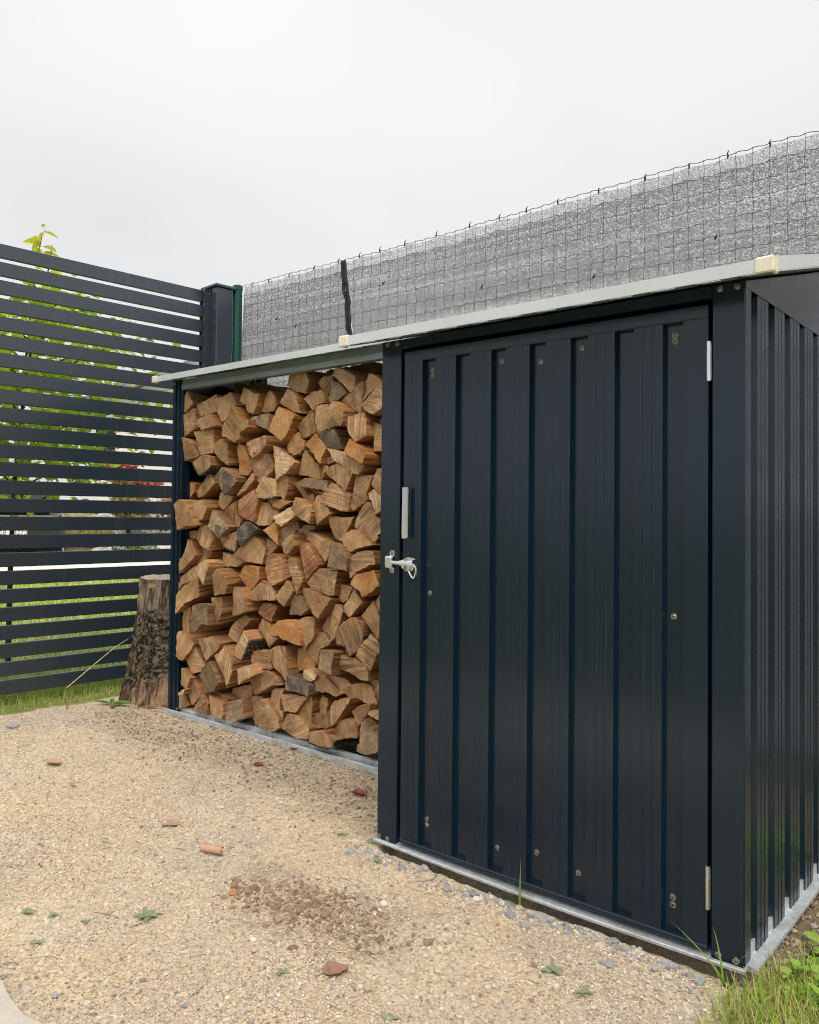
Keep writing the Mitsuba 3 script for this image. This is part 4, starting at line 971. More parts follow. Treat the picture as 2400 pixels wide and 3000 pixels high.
mat("stump_wood", stump_col, .9, spec=.15, bump=lambda p, n, uv: noise((p.x - p.y) * 150, p.z * 10) * .012 + fbm(p.x * 80, p.z * 80, octaves=2) * .007)
st = thing("tree_stump", "old upright tree stump with peeling bark used as chopping block beside the wood store", "stump")
part(st, "trunk", (v, f), "stump_wood", smooth=True, uv=np.stack([col, mold], 1))
rimp = v.reshape(180, 110, 3)[:, -1]
cc = rimp.mean(0)
rr = [rimp * (1 - s_) + cc * s_ for s_ in (0, .04, .25, .5, .75, .97)]
tv = np.vstack(rr)
tv[:, 2] += np.where(np.repeat([0, 1, 1, 1, 1, 1], 180) > 0, .004 + .010 * (meshkit.fbm(tv * 14, 3, 2) - .5), 0)
i, j = np.meshgrid(np.arange(5), np.arange(180), indexing="ij")
tf = np.stack([i * 180 + j, i * 180 + (j + 1) % 180, (i + 1) * 180 + (j + 1) % 180, (i + 1) * 180 + j], -1).reshape(-1, 4)


def stump_top(p, n, uv):
    a, b = p.x - SX, p.y - SY
    r = dr.sqrt(a * a + b * b)
    tt = dr.atan2(b, a)
    w = noise(r * 190 + 4 * fbm(a * 12, b * 12)) * .5 + noise(tt * 18, r * 6) * .5
    return mix((0.20, 0.18, 0.155), (0.46, 0.42, 0.36), w) * (.8 + .4 * fbm(a * 18, b * 18))


mat("stump_end", stump_top, .9, bump=lambda p, n, uv: fbm(p.x * 90, p.y * 90) * .004)
part(st, "cut_top", (tv, tf), "stump_end", smooth=True)

# ------------------------------------------------------------------ loose stones on the ground
def joined(parts_):
    V, F, C, at = [], [], [], 0
    for a, b, c in parts_:
        V.append(a); F.append(b + at); C.append(c); at += len(a)
    return (np.vstack(V), np.vstack(F)), np.vstack(C)


mat("stone_mix", (0.5, 0.5, 0.5), .85)
scene["stone_mix"]["base_color"] = {"type": "mesh_attribute", "name": "vertex_color"}
ico = trimesh.creation.icosphere(subdivisions=0)
ico1 = trimesh.creation.icosphere(subdivisions=1)
TONES = np.array([(.60, .51, .39), (.55, .44, .31), (.47, .38, .29), (.68, .63, .55), (.25, .25, .25), (.35, .34, .33), (.26, .19, .14), (.50, .37, .25)])


def pebbles(xy, r, tone, ico=ico, sink=.35):
    n = len(xy)
    iv, jf = np.array(ico.vertices), np.array(ico.faces)
    k = len(iv)
    ax = np.stack([.75 + .6 * R.random(n), .7 + .5 * R.random(n), .45 + .4 * R.random(n)], 1)
    v = iv[None] * ax[:, None] * (.8 + .4 * R.random((n, k, 1))) * r[:, None, None]
    an = R.random(n) * 2 * np.pi
    c, s_ = np.cos(an)[:, None], np.sin(an)[:, None]
    v = np.stack([v[..., 0] * c - v[..., 1] * s_, v[..., 0] * s_ + v[..., 1] * c, v[..., 2]], -1)
    z = ground_np(xy[:, 0], xy[:, 1]) + r * (ax[:, 2] - sink)
    v += np.stack([xy[:, 0], xy[:, 1], z], 1)[:, None]
    f = jf[None] + (np.arange(n) * k)[:, None, None]
    col = np.repeat(tone[:, None], k, 1) * (.9 + .2 * R.random((n, k, 1)))
    return v.reshape(-1, 3), f.reshape(-1, 3), col.reshape(-1, 3)


def yard(n):
    """Points of the yard in view, thinning with distance."""
    out = []
    while len(out) < n:
        x, y = R.uniform(-4.4, -.45, n), R.uniform(.7, 2.62, n)
        d = np.hypot(x, y)
        ok = (R.random(n) < np.clip(1.9 / d, 0, 1) ** 2.2) & (x > -4.22 - .075 * (3.15 - y)) & ~((y > 1.925) & (x > -1.78)) & ~((y > 2.44) & (x > -3.75))
        ok &= ~((y < .83) & (x < -1.56))
        out += list(np.stack([x, y], 1)[ok])
    return np.array(out[:n])


octa = trimesh.Trimesh([[1, 0, 0], [-1, 0, 0], [0, 1, 0], [0, -1, 0], [0, 0, 1], [0, 0, -1]], [[0, 2, 4], [2, 1, 4], [1, 3, 4], [3, 0, 4], [2, 0, 5], [1, 2, 5], [3, 1, 5], [0, 3, 5]], process=False)
xy = yard(190000)
clump = meshkit.fbm(np.c_[xy * 3.3, 0 * xy[:, 0]], 3, 11)
xy = xy[R.random(len(xy)) < np.clip((clump - .30) * 5, .15, 1)]
r = np.exp(R.normal(-6.35, .36, len(xy))).clip(.0009, .005)
tn = TONES[R.choice(8, len(xy), p=[.23, .22, .18, .08, .09, .08, .07, .05])]
v0 = pebbles(xy, r, tn, octa, .25)
xy = yard(30000)
clump = meshkit.fbm(np.c_[xy * 2.3 + 5, 0 * xy[:, 0]], 3, 4)
xy = xy[R.random(len(xy)) < np.clip((clump - .36) * 5.5, .06, 1)]
r = np.exp(R.normal(-6.0, .38, len(xy))).clip(.0018, .009)
v1 = pebbles(xy, r, TONES[R.choice(8, len(xy), p=[.26, .22, .20, .10, .06, .07, .05, .04])], ico, .12)
# the coarser grey chippings swept up against the base rail
n = 520
xy2 = np.stack([R.uniform(-1.80, -.70, n), 1.925 - np.abs(R.normal(0, .035, n)) - .010], 1)
v2 = pebbles(xy2, np.exp(R.normal(-5.35, .45, n)).clip(.002, .013), TONES[R.choice([4, 4, 5, 5, 2, 0, 5], n)] * [.92, .97, 1.04])
mesh, colr = joined([v0, v1, v2])
stuff("gravel", mesh, "stone_mix", "loose pale gravel and grit strewn over the sandy yard", "gravel", color=colr)
n = 900
g = R.normal(size=(n, 2)) * [.12, .06] + [-1.60, 1.535]
g = np.vstack([g, R.normal(size=(120, 2)) * [.05, .03] + [-1.84, 1.48]])
v3 = pebbles(g, np.exp(R.normal(-5.6, .5, len(g))).clip(.0015, .011), np.array([(.20, .14, .09), (.27, .19, .125), (.34, .25, .165)])[R.choice(3, len(g))], ico1)
n = 4200
g = np.stack([R.uniform(-4.0, -1.80, n), R.normal(2.26, .13, n).clip(1.85, 2.435)], 1)
v4 = pebbles(g, np.exp(R.normal(-5.8, .45, n)).clip(.0015, .009), np.array([(.15, .115, .08), (.25, .19, .13), (.33, .26, .185)])[R.choice(3, n)], octa, .2)
n = 1500
g = np.stack([R.uniform(-3.6, -1.80, n), R.uniform(2.459, 2.486, n)], 1)
g = g[R.random(n) < np.clip((meshkit.fbm(np.c_[g[:, :1] * 5, g * 0], 3, 9) - .38) * 5, .03, 1)]
v5 = pebbles(g, np.exp(R.normal(-5.7, .4, len(g))).clip(.0015, .006), np.array([(.17, .13, .09), (.27, .20, .14), (.40, .32, .22)])[R.choice(3, len(g))], ico, .3)
v5[0][:, 2] += np.repeat(.004 - ground_np(g[:, 0], g[:, 1]), 12)
n = 2600
g = np.stack([R.uniform(-.615, -.25, n), R.uniform(1.90, 2.75, n)], 1)
v6 = pebbles(g, np.exp(R.normal(-5.75, .45, n)).clip(.0015, .010), np.array([(.20, .15, .10), (.30, .23, .155), (.42, .34, .24), (.33, .31, .29)])[R.choice(4, n)], ico, .2)
mesh, colr = joined([v3, v4, v5, v6])
stuff("soil_crumbs", mesh, "stone_mix", "dark crumbs of garden soil scattered on the yard", "soil", color=colr)

STONES = [(-1.134, 1.900, .019, 5, "largest grey stone lying by the base rail under the door"), (-1.205, 1.862, .012, 4, "dark grey stone left of the largest stone by the base rail"),
          (-1.15, 1.845, .011, 5, "grey stone just in front of the largest stone by the base rail"), (-1.511, 1.885, .020, 2, "flat brown stone lying on the chippings below the door"),
          (-4.07, 1.822, .030, 5, "flat grey stone at the left edge of the yard near the fence"), (-1.491, 1.674, .009, 3, "small white stone right of the soil heap"),
          (-1.586, 1.862, .012, 4, "bluish grey stone below the left corner of the door"), (-1.754, 1.900, .011, 5, "grey stone at the left corner of the cabinet"),
          (-1.314, 1.860, .009, 3, "white pebble among chippings below the middle of the door"), (-1.62, 1.33, .008, 3, "white pebble in front of the soil heap")]
for x, y, r_, t_, lb in STONES:
    m = trimesh.creation.icosphere(subdivisions=2)
    w = np.array(m.vertices)
    w *= (.82 + .4 * meshkit.fbm(w * 1.7 + x * 30, 3, 2))[:, None]
    flat = .42 if r_ > .018 and "flat" in lb else .72
    w = np.round(w * 3.2) / 3.2 * .35 + w * .65
    w *= np.array([r_ * 1.25, r_, r_ * flat])
    w += [x, y, gh(x, y) + r_ * flat * .45]
    solo("stone", (w, m.faces), "stone_mix", lb, "stone", color=np.tile(TONES[t_] * (1 if t_ != 5 else .9), (len(w), 1)) * (.85 + .3 * R.random((len(w), 1))))

# ------------------------------------------------------------------ grass, weeds, fallen leaves
for nm, tr_ in (("blade", .35), ("foliage_thin", .75)):
    scene[nm] = {"type": "principledthin", "base_color": {"type": "mesh_attribute", "name": "vertex_color"}, "roughness": .45, "diff_trans": tr_ * 2, "spec_trans": 0.0, "eta": 1.35}


def blades(base, h, lean, az, width, col, curl=.5, segs=3):
    n = len(base)
    u = np.linspace(0, 1, segs + 1)
    dirx = np.stack([np.cos(az), np.sin(az), 0 * az], 1)
    perp = np.stack([-np.sin(az), np.cos(az), 0 * az], 1)
    up_ = np.array([0, 0, 1.0])
    P = base[:, None] + h[:, None, None] * (u[None, :, None] * up_ * np.cos(lean)[:, None, None] * (1 - .25 * curl * u[None, :, None]) + (u ** (1 + curl))[None, :, None] * dirx[:, None] * np.sin(lean)[:, None, None])
    wd = width[:, None] * (1 - u[None] ** 1.6) * .5
    a, b = P - perp[:, None] * wd[..., None], P + perp[:, None] * wd[..., None]
    k = segs + 1
    v = np.concatenate([a, b], 1)
    q = np.array([[s_, s_ + 1, k + s_ + 1, k + s_] for s_ in range(segs)])
    f = np.vstack([q[:, [0, 1, 2]], q[:, [0, 2, 3]]])
    F_ = (f[None] + (np.arange(n) * 2 * k)[:, None, None]).reshape(-1, 3)
    C_ = np.repeat(col[:, None], 2 * k, 1).reshape(-1, 3)
    return v.reshape(-1, 3), F_, C_


GREEN = np.array([(.30, .43, .075), (.36, .48, .09), (.22, .34, .06), (.43, .47, .14), (.52, .45, .22), (.56, .45, .25)])


def grass_patch(xy, z, h, dry=.15, w=.003):
    n = len(xy)
    p = np.array([.3, .28, .22, .2 - dry * .2, dry * .6, dry * .6])
    p /= p.sum()
    return blades(np.c_[xy, z], h, R.uniform(.15, 1.15, n), R.uniform(0, 2 * np.pi, n), np.full(n, w) * R.uniform(.6, 1.3, n), GREEN[R.choice(6, n, p=p)] * R.uniform(.9, 1.4, (n, 1)))


# strip along the foot of the slat fence, ragged edge towards the gravel
n = 9000
s_ = R.uniform(-2.2, .35, n)
o_ = R.uniform(-.55, .22, n)
edge = .085 + .10 * meshkit.fbm(np.c_[s_ * 4.5, s_ * 0, s_ * 0], 3, 3) + np.clip((s_ + 1.0) * -.03, -.1, .1)
ok = o_ < edge
P = FO[None] + FD[None] * s_[:, None] + FN[None] * o_[:, None]
ok &= ~((np.hypot(P[:, 0] - SX, P[:, 1] - SY) < .36))
P, rim = P[ok], (edge - o_)[ok]
zz = ground_np(P[:, 0], P[:, 1])
g1 = grass_patch(P[:, :2], zz - .004, R.uniform(.03, .105, len(P)) * np.clip(.5 + rim * 6, .5, 1.1), .12, .0034)
mesh, colr = joined([g1])
stuff("grass", mesh, "blade", "green grass growing along the foot of the slat fence", "grass", color=colr)
# lawn on the far side of the slats
n = 46000
rr_, tt_ = 4.9 + 8.6 * R.random(n) ** 1.5, R.uniform(-3.2, 3.4, n)
P = RD[None] * rr_[:, None] + TD[None] * tt_[:, None]
ok = P[:, 0] < -4.75
P, d = P[ok], rr_[ok]
patch = meshkit.fbm(np.c_[P[:, :2] * 1.1, 0 * d], 3, 6)
g2 = blades(np.c_[P[:, :2], ground_np(P[:, 0], P[:, 1]) - .005], R.uniform(.035, .08, len(P)), R.uniform(.2, 1.1, len(P)), R.uniform(0, 6.28, len(P)), .0045 + .0012 * d,
            (np.where((patch > .52)[:, None], GREEN[R.choice([0, 1, 3, 3, 4], len(P))], GREEN[R.choice([0, 1, 2, 1, 3], len(P))])) * R.uniform(1.15, 1.7, (len(P), 1)), segs=2)
mesh, colr = joined([g2])
stuff("lawn_grass", mesh, "blade", "sunlit looking yellow green lawn beyond the slat fence", "lawn", color=colr)
# rough corner by the cabinet's right side
n = 22000
xg, yg = R.uniform(-.68, -.02, n), R.uniform(1.55, 2.9, n)
lim = -.635 + .30 * np.clip(yg - 1.90, 0, .35) + .05 * (meshkit.fbm(np.c_[yg * 9, xg * 9, xg * 0], 3, 2) - .5)
den = np.clip((xg - lim) * 16, 0, 1) * np.where((yg > 2.02) & (xg < -.30), .55, 1)
ok = (R.random(n) < den) & (yg > 1.66 - (xg + .66) * .5)
xg, yg = xg[ok], yg[ok]
zg = ground_np(xg, yg)
g3 = grass_patch(np.c_[xg, yg], zg, R.uniform(.025, .085, len(xg)), .38, .0036)
mesh, colr = joined([g3])
stuff("corner_grass", mesh, "blade", "rough green and straw coloured grass at the right corner of the cabinet", "grass", color=colr)


def leaf_arrays(c, size, az, tilt, roll, col, shape=(.62, .30), fold=.15, k=5):
    """Ovate leaves: a strip along the midrib with two folded halves. c: base point."""
    n = len(c)
    u = np.linspace(0, 1, k)
    w = np.sin(np.pi * u ** .8) ** .85
    L_ = np.stack([u, u * 0, -.10 * u ** 2], 1)
    left = np.stack([u, w * shape[1], w * fold - .10 * u ** 2], 1)
    right = left * [1, -1, 1]
    T_ = np.concatenate([L_, left, right], 0)
    ca, sa, ct, st_, cr, sr = np.cos(az), np.sin(az), np.cos(tilt), np.sin(tilt), np.cos(roll), np.sin(roll)
    x = np.repeat(T_[None, :, 0], n, 0)
    y = T_[None, :, 1] * cr[:, None] - T_[None, :, 2] * sr[:, None]
    z = T_[None, :, 1] * sr[:, None] + T_[None, :, 2] * cr[:, None]
    x, z = x * ct[:, None] - z * st_[:, None], x * st_[:, None] + z * ct[:, None]
    x, y = x * ca[:, None] - y * sa[:, None], x * sa[:, None] + y * ca[:, None]
    v = np.stack([x, y, z], -1) * size[:, None, None] + c[:, None]
    f = []
    for q in range(k - 1):
        f += [[q, q + 1, k + q + 1], [q, k + q + 1, k + q], [q, 2 * k + q + 1, q + 1], [q, 2 * k + q, 2 * k + q + 1]]
    f = np.array(f)
    F_ = (f[None] + (np.arange(n) * 3 * k)[:, None, None]).reshape(-1, 3)
    return v.reshape(-1, 3), F_, np.repeat(col[:, None], 3 * k, 1).reshape(-1, 3)


# clover-like leaves among the rough grass
n = 1700
xg, yg = R.uniform(-.60, .05, n), R.uniform(1.80, 2.8, n)
ok = (R.random(n) < np.clip((xg + .56) * 11, 0, 1)) & (meshkit.fbm(np.c_[xg * 6, yg * 6, xg * 0], 2, 4) > .38)
xg, yg = xg[ok], yg[ok]
zg = ground_np(xg, yg) + R.uniform(.01, .05, len(xg))
cl = []
for q in range(3):
    cl.append(leaf_arrays(np.c_[xg, yg, zg], R.uniform(.016, .032, len(xg)), R.uniform(0, .6, len(xg)) + q * 2.09, R.uniform(-.1, .35, len(xg)), R.normal(0, .2, len(xg)),
                          np.array([(.24, .44, .07), (.32, .52, .09), (.38, .56, .12)])[R.choice(3, len(xg))], (.6, .42), .08, 4))
mesh, colr = joined(cl)
stuff("clover", mesh, "blade", "bright green clover leaves at the right side of the cabinet", "clover", color=colr)

WEEDS = [(-1.93, 1.223, .052, "largest weed rosette in the gravel with pointed grey green leaves", 13), (-2.159, 1.014, .028, "small weed nearest the left edge of the yard's foreground", 6),
         (-2.101, 1.055, .026, "small weed second from the left in the foreground", 6), (-2.014, 1.101, .024, "small weed just left of the largest rosette", 5),
         (-2.004, .965, .026, "faint weed below the two small weeds at lower left", 6), (-1.914, 1.938, .026, "sprouting weed left of the cabinet's bottom corner", 5),
         (-1.686, 1.859, .030, "weed rosette in front of the cabinet's left corner", 8), (-1.458, 1.285, .026, "weed left of the brown fallen leaf in the foreground", 6),
         (-.98, 1.699, .034, "pale weed on the gravel below the right half of the door", 7), (-.883, 1.662, .034, "weed at lower right near the rough grass", 7),
         (-1.145, 1.307, .030, "weed at the bottom edge in the middle of the foreground", 6), (-2.102, 1.626, .022, "small sprout beside the curled bark piece", 4),
         (-1.795, 1.955, .034, "weed hugging the left corner of the cabinet", 6), (-2.62, 2.21, .016, "tiny green sprout in front of the wood store", 4)]
for x, y, s1, lb, cnt in WEEDS:
    k = thing("weed", lb, "weed")
    az = np.arange(cnt) * 2.4 + x * 9
    for q in range(cnt):
        a = leaf_arrays(np.array([[x, y, gh(x, y) + .002]]), np.array([s1 * (.50 + .42 * R.random())]), az[q:q + 1], np.array([.06 + .40 * q / cnt]), np.array([R.normal(0, .2)]),
                        np.array([(.34, .39, .26), (.38, .43, .29), (.34, .42, .22)])[R.choice(3, 1)], (.6, .17 if cnt > 10 else .27), .1, 5)
        part(k, "leaf", (a[0], a[1]), "blade", color=a[2])

mat("leaf_dry", (0.3, 0.2, 0.1), .55)
scene["leaf_dry"]["bsdf"]["base_color"] = {"type": "mesh_attribute", "name": "vertex_color"}
FALLEN = [(-2.134, 2.251, .060, .6, (.22, .05, .045), "dark red curled leaf lying in front of the cabinet's left corner", 1.5), (-2.428, 1.63, .070, .5, (.42, .26, .19), "pinkish brown leaf lying in the middle of the yard", .5),
          (-1.862, 1.462, .042, 1.9, (.44, .21, .10), "orange leaf resting on a stone left of the soil heap", .8), (-1.364, 1.367, .068, 1.3, (.29, .165, .11), "brown crumpled leaf in the foreground right of the weeds", 1.1),
          (-3.339, 1.666, .070, .3, (.44, .28, .20), "pale brown curled leaf near the slat fence", 1.2), (-2.712, 2.452, .060, .9, (.28, .10, .065), "reddish leaf caught against the galvanised rail of the wood store", 1.6),
          (-2.702, 2.234, .050, 2.4, (.22, .05, .045), "small wine red leaf in front of the wood store", 1.4)]
for x, y, s1, az, c, lb, curl in FALLEN:
    u, w = np.meshgrid(np.linspace(0, 1, 13), np.linspace(-1, 1, 9), indexing="ij")
    ww = np.sin(np.pi * np.clip(u, .001, 1) ** .85) ** .7 * .42
    px, py = u - .5, w * ww
    pz = curl * .55 * py ** 2 * 1.6 + .16 * curl * (px * 2) ** 2 * .5 + .09 * curl * (meshkit.noise(np.stack([u * 5, w * 2.2 + x * 9, u * 0], -1), 2) - .5) + .012 * (1 - np.abs(w)) ** 6
    X_ = x + s1 * (px * math.cos(az) - py * math.sin(az))
    Y_ = y + s1 * (px * math.sin(az) + py * math.cos(az))
    v = np.stack([X_, Y_, gh(x, y) + .006 + s1 * pz], -1).reshape(-1, 3)
    a, b = np.meshgrid(np.arange(12), np.arange(8), indexing="ij")
    f = np.stack([a * 9 + b, (a + 1) * 9 + b, (a + 1) * 9 + b + 1, a * 9 + b + 1], -1).reshape(-1, 4)
    cc_ = np.array(c)[None] * (.8 + .45 * meshkit.noise(v * 160, 4))[:, None]
    k = solo("fallen_leaf", (v, f), "leaf_dry", lb, "leaf", color=cc_, smooth=True)
    e = np.array([x - s1 * .5 * math.cos(az), y - s1 * .5 * math.sin(az), 0])
    stalk = tube([e + [0, 0, gh(x, y) + .006 + s1 * pz[0, 4]], e + [-.012 * math.cos(az), -.012 * math.sin(az), gh(x, y) + .012], e + [-.022 * math.cos(az), -.02 * math.sin(az), gh(x, y) + .004]], .0009, 5)
    part(k, "stalk", stalk, "leaf_dry", color=np.tile(np.array(c) * .8, (len(stalk.vertices), 1)))
g = np.linspace(.25, 5.2, 14)
tubev = np.array([[(-.036 + .072 * u), math.cos(a) * .012, .012 + math.sin(a) * .012] for u in np.linspace(0, 1, 6) for a in g])
ca, sa = math.cos(.35), math.sin(.35)
tubev = np.stack([tubev[:, 0] * ca - tubev[:, 1] * sa - 2.114, tubev[:, 0] * sa + tubev[:, 1] * ca + 1.568, tubev[:, 2] + gh(-2.114, 1.568)], 1)
tubev += .0015 * (meshkit.noise(tubev * 200, 2)[:, None] - .5)
i, j = np.meshgrid(np.arange(5), np.arange(13), indexing="ij")
f = np.stack([i * 14 + j, (i + 1) * 14 + j, (i + 1) * 14 + j + 1, i * 14 + j + 1], -1).reshape(-1, 4)
solo("bark_curl", (tubev, f), "leaf_dry", "curled tube of peach coloured bark lying in the yard", "bark", smooth=True, color=np.tile([.52, .32, .21], (len(tubev), 1)) * (.85 + .3 * meshkit.noise(tubev * 120, 5))[:, None])
for x, y, L_, w_, az, c, lb in ((-3.872, 2.455, .14, .028, .55, (.26, .15, .095), "flat reddish brown bark chip lying by the wood store's left post"), (-4.10, 2.50, .07, .02, .1, (.24, .14, .09), "small bark chip in front of the stump"),
                                (-3.62, 1.98, .06, .014, -.4, (.62, .50, .30), "pale wood splinter on the gravel in front of the wood store"), (-3.05, 1.60, .07, .012, -.3, (.50, .27, .15), "orange brown bark sliver near the pinkish leaf")):
    a = np.linspace(0, 1, 9)
    top = np.stack([(a - .5) * L_, w_ * .5 * np.sin(np.pi * np.clip(a, .06, .94)) ** .4 * (.8 + .3 * R.random(9))], 1)
    low = np.stack([(a[::-1] - .5) * L_, -w_ * .5 * np.sin(np.pi * np.clip(a[::-1], .06, .94)) ** .4 * (.8 + .3 * R.random(9))], 1)
    m = prism(np.vstack([top, low])[::-1], 0, .005, "z")
    w = np.array(m.vertices)
    w[:, 2] += .10 * w[:, 0] + 3 * w[:, 1] ** 2
    m.vertices = np.stack([w[:, 0] * math.cos(az) - w[:, 1] * math.sin(az) + x, w[:, 0] * math.sin(az) + w[:, 1] * math.cos(az) + y, w[:, 2] + gh(x, y) + .006], 1)
    solo("bark_chip", m, "leaf_dry", lb, "bark", color=np.tile(c, (len(m.vertices), 1)) * (.8 + .4 * R.random((len(m.vertices), 1))))
# straws and twiglets, too small to pick apart
ms = []
for x, y in yard(340):
    L_, az = R.uniform(.012, .05), R.uniform(0, 6.28)
    z = gh(x, y) + .004
    d = np.array([math.cos(az), math.sin(az), R.normal(0, .12)]) * L_ / 2
    t_ = tube([np.array([x, y, z]) - d, np.array([x, y, z + .002]), np.array([x, y, z]) + d], R.uniform(.0005, .0012), 4, False)
    c = np.array([(.62, .52, .32), (.55, .42, .24), (.20, .14, .09), (.40, .30, .18)])[R.choice(4)]
    ms.append((np.array(t_.vertices), np.array(t_.faces), np.tile(c, (len(t_.vertices), 1))))
mesh, colr = joined(ms)
stuff("straw_litter", mesh, "leaf_dry", "bits of straw and twig scattered over the yard", "litter", color=colr)


def tuft(name, label, x, y, spec):
    k = thing(name, label, "grass")
    for h, ln, az, w in spec:
        a = blades(np.array([[x + R.normal(0, .004), y + R.normal(0, .003), gh(x, y) - .003]]), np.array([h]), np.array([ln]), np.array([az]), np.array([w]), np.array([(.21, .34, .06)]) * R.uniform(.85, 1.2), .5, 6)
        part(k, "blade", (a[0], a[1]), "blade", color=a[2])


tuft("grass_tuft", "single tall green grass blade sprouting below the middle of the door", -1.205, 1.912, [(.155, .13, 2.0, .006), (.045, .8, .4, .005), (.06, 1.1, 3.3, .004), (.03, .9, 5.0, .005)])
tuft("grass_tuft", "grass tuft with long arching blades at the cabinet's right front corner", -.650, 1.895, [(.185, .95, 2.9, .007), (.15, .25, 2.6, .007), (.175, .55, .1, .008), (.16, 1.15, 2.4, .005), (.12, .9, 5.6, .005), (.10, .7, 4.2, .005), (.13, 1.1, .3, .004)])
tuft("grass_tuft", "dark grass clump leaning on the bottom slat of the fence", -4.235, 2.18, [(.17, .6, 1.2, .003), (.15, .45, 1.9, .003), (.16, .7, .6, .003), (.13, .5, 2.6, .003), (.19, .75, 1.0, .003), (.14, .6, 5.0, .003), (.12, .8, 0, .003), (.15, .4, 4.2, .003)])
k = thing("weed", "broad leaved weed between the fence grass and the stump", "weed")
for q, (az, s1) in enumerate(((.3, .15), (-.5, .13), (2.6, .10), (3.6, .11), (1.2, .09))):
    a = leaf_arrays(np.array([[-4.127, 2.38, gh(-4.127, 2.38) + .003]]), np.array([s1]), np.array([az]), np.array([.22]), np.array([0.1]), np.array([(.20, .32, .11)]), (.6, .13), .1, 6)
    part(k, "leaf", (a[0], a[1]), "blade", color=a[2])
stx = tube([(-4.20, 2.16, .10), (-4.19, 2.30, .20), (-4.18, 2.42, .285), (-4.175, 2.50, .325)], [.0024, .0022, .0018, .0012], 6)
solo("dry_stalk", stx, "leaf_dry", "straw coloured dry stalk leaning between fence and stump", "stalk", color=np.tile([.62, .48, .30], (len(stx.vertices), 1)))
lt = leaf_arrays(np.array([[-1.44, 1.885, .004]] * 3), np.array([.11, .06, .05]), np.array([-.7, -1.6, -2.0]), np.array([.05, -.1, -.1]), np.zeros(3), np.tile([.66, .52, .30], (3, 1)), (.6, .02), .01, 4)
solo("dry_stalk", (lt[0], lt[1]), "leaf_dry", "bent dry straw lying by the base rail under the door", "stalk", color=lt[2])

# ------------------------------------------------------------------ beyond the slat fence: a small leafy tree, planted bank, car, house
tree = thing("young_tree", "small yellow green broadleaf tree seen through the slats of the fence", "tree")
mat("dark_bark", lambda p, n, uv: mi.Color3f((.028, .024, .022)) * (.7 + .6 * noise(p.x * 90, p.z * 30)), .85)
TB = np.array([-5.50, 2.42, -.02])
part(tree, "trunk", tube([TB, TB + [.01, .0, .8], TB + [0, .02, 1.3], TB + [.05, .06, 2.0], TB + [.10, .15, 2.55], TB + [.10, .19, 2.86]], [.020, .016, .014, .010, .006, .003], 10), "dark_bark", smooth=True)
tips = []
for q in range(22):
    z0 = 1.05 + 1.28 * q / 22
    az = q * 2.4 + .4
    L_ = (.78 if z0 < 2.1 else .60) * (.7 + .4 * R.random())
    a = TB + [.04, .06, z0]
    hor = np.array([math.cos(az), math.sin(az), 0])
    pts = np.array([a, a + hor * L_ * .4 + [0, 0, .14], a + hor * L_ * .75 + [0, 0, .22], a + hor * L_ + [0, 0, .24 + .1 * R.random()]])
    part(tree, "branch", tube(pts, [.007, .005, .0035, .0015], 6), "dark_bark", smooth=True)
    for u in np.linspace(.15, 1, 12):
        w = u * 3
        k = min(int(w), 2)
        tips.append(pts[k] * (1 - (w - k)) + pts[k + 1] * (w - k))
tips = np.array(tips)
n = 2900
base = tips[R.choice(len(tips), n)] + R.normal(size=(n, 3)) * [.10, .10, .085]
LC = np.array([(.42, .62, .06), (.52, .67, .07), (.32, .52, .06), (.66, .70, .10), (.21, .37, .05), (.70, .48, .10)])
base = base[base[:, 2] < 2.52]
n = len(base)
base = base[~((base[:, 2] < 1.35) & (R.random(n) < .45))]
n = len(base)
lcol = LC[R.choice(6, n, p=[.32, .27, .18, .12, .07, .04])] * R.uniform(.85, 1.15, (n, 1))
lsz, laz, lti, lro = R.uniform(.055, .095, n), R.uniform(0, 6.28, n), R.normal(-.35, .5, n), R.normal(0, .5, n)
vis = np.argsort(base @ np.array([.8778, -.479, 0]))[::-1]
first, rest = vis[:280], vis[280:]
for q in first:
    a = leaf_arrays(base[q:q + 1], lsz[q:q + 1], laz[q:q + 1], lti[q:q + 1], lro[q:q + 1], lcol[q:q + 1], (.6, .34), .12, 5)
    part(tree, "leaf", (a[0], a[1]), "foliage_thin", color=a[2])
a = leaf_arrays(base[rest], lsz[rest], laz[rest], lti[rest], lro[rest], lcol[rest], (.6, .34), .12, 5)
part(tree, "crown", (a[0], a[1]), "foliage_thin", kind="stuff", color=a[2])
# the leading shoot that stands above the fence, leaf by leaf
SP = np.array([-5.44, 2.53, 2.62])
part(tree, "branch", tube([SP, SP + [.01, .0, .14], SP + [.02, .02, .27], SP + [.03, .04, .33]], [.004, .003, .002, .001], 6), "dark_bark", smooth=True)
for dz, az, s1, ti, c in ((.30, .9, .11, -.25, 3), (.33, 2.2, .05, .9, 3), (.24, 4.3, .11, -.9, 3), (.25, 3.6, .10, .0, 3), (.22, 4.0, .12, .1, 3), (.18, 3.4, .10, -.2, 1), (.20, .5, .12, -.3, 3), (.20, 3.9, .05, .3, 1), (.16, 1.0, .12, -.1, 3), (.14, .6, .08, .2, 1), (.12, 4.1, .085, .1, 1), (.08, 1.2, .12, -.2, 3), (.08, 3.5, .07, .2, 1), (.30, 5.5, .06, -1.1, 3)):
    a = leaf_arrays((SP + [.02, .02, dz])[None], np.array([s1]), np.array([az]), np.array([ti]), np.array([.5]), LC[c:c + 1], (.6, .27), .12, 6)
    part(tree, "leaf", (a[0], a[1]), "foliage_thin", color=a[2])
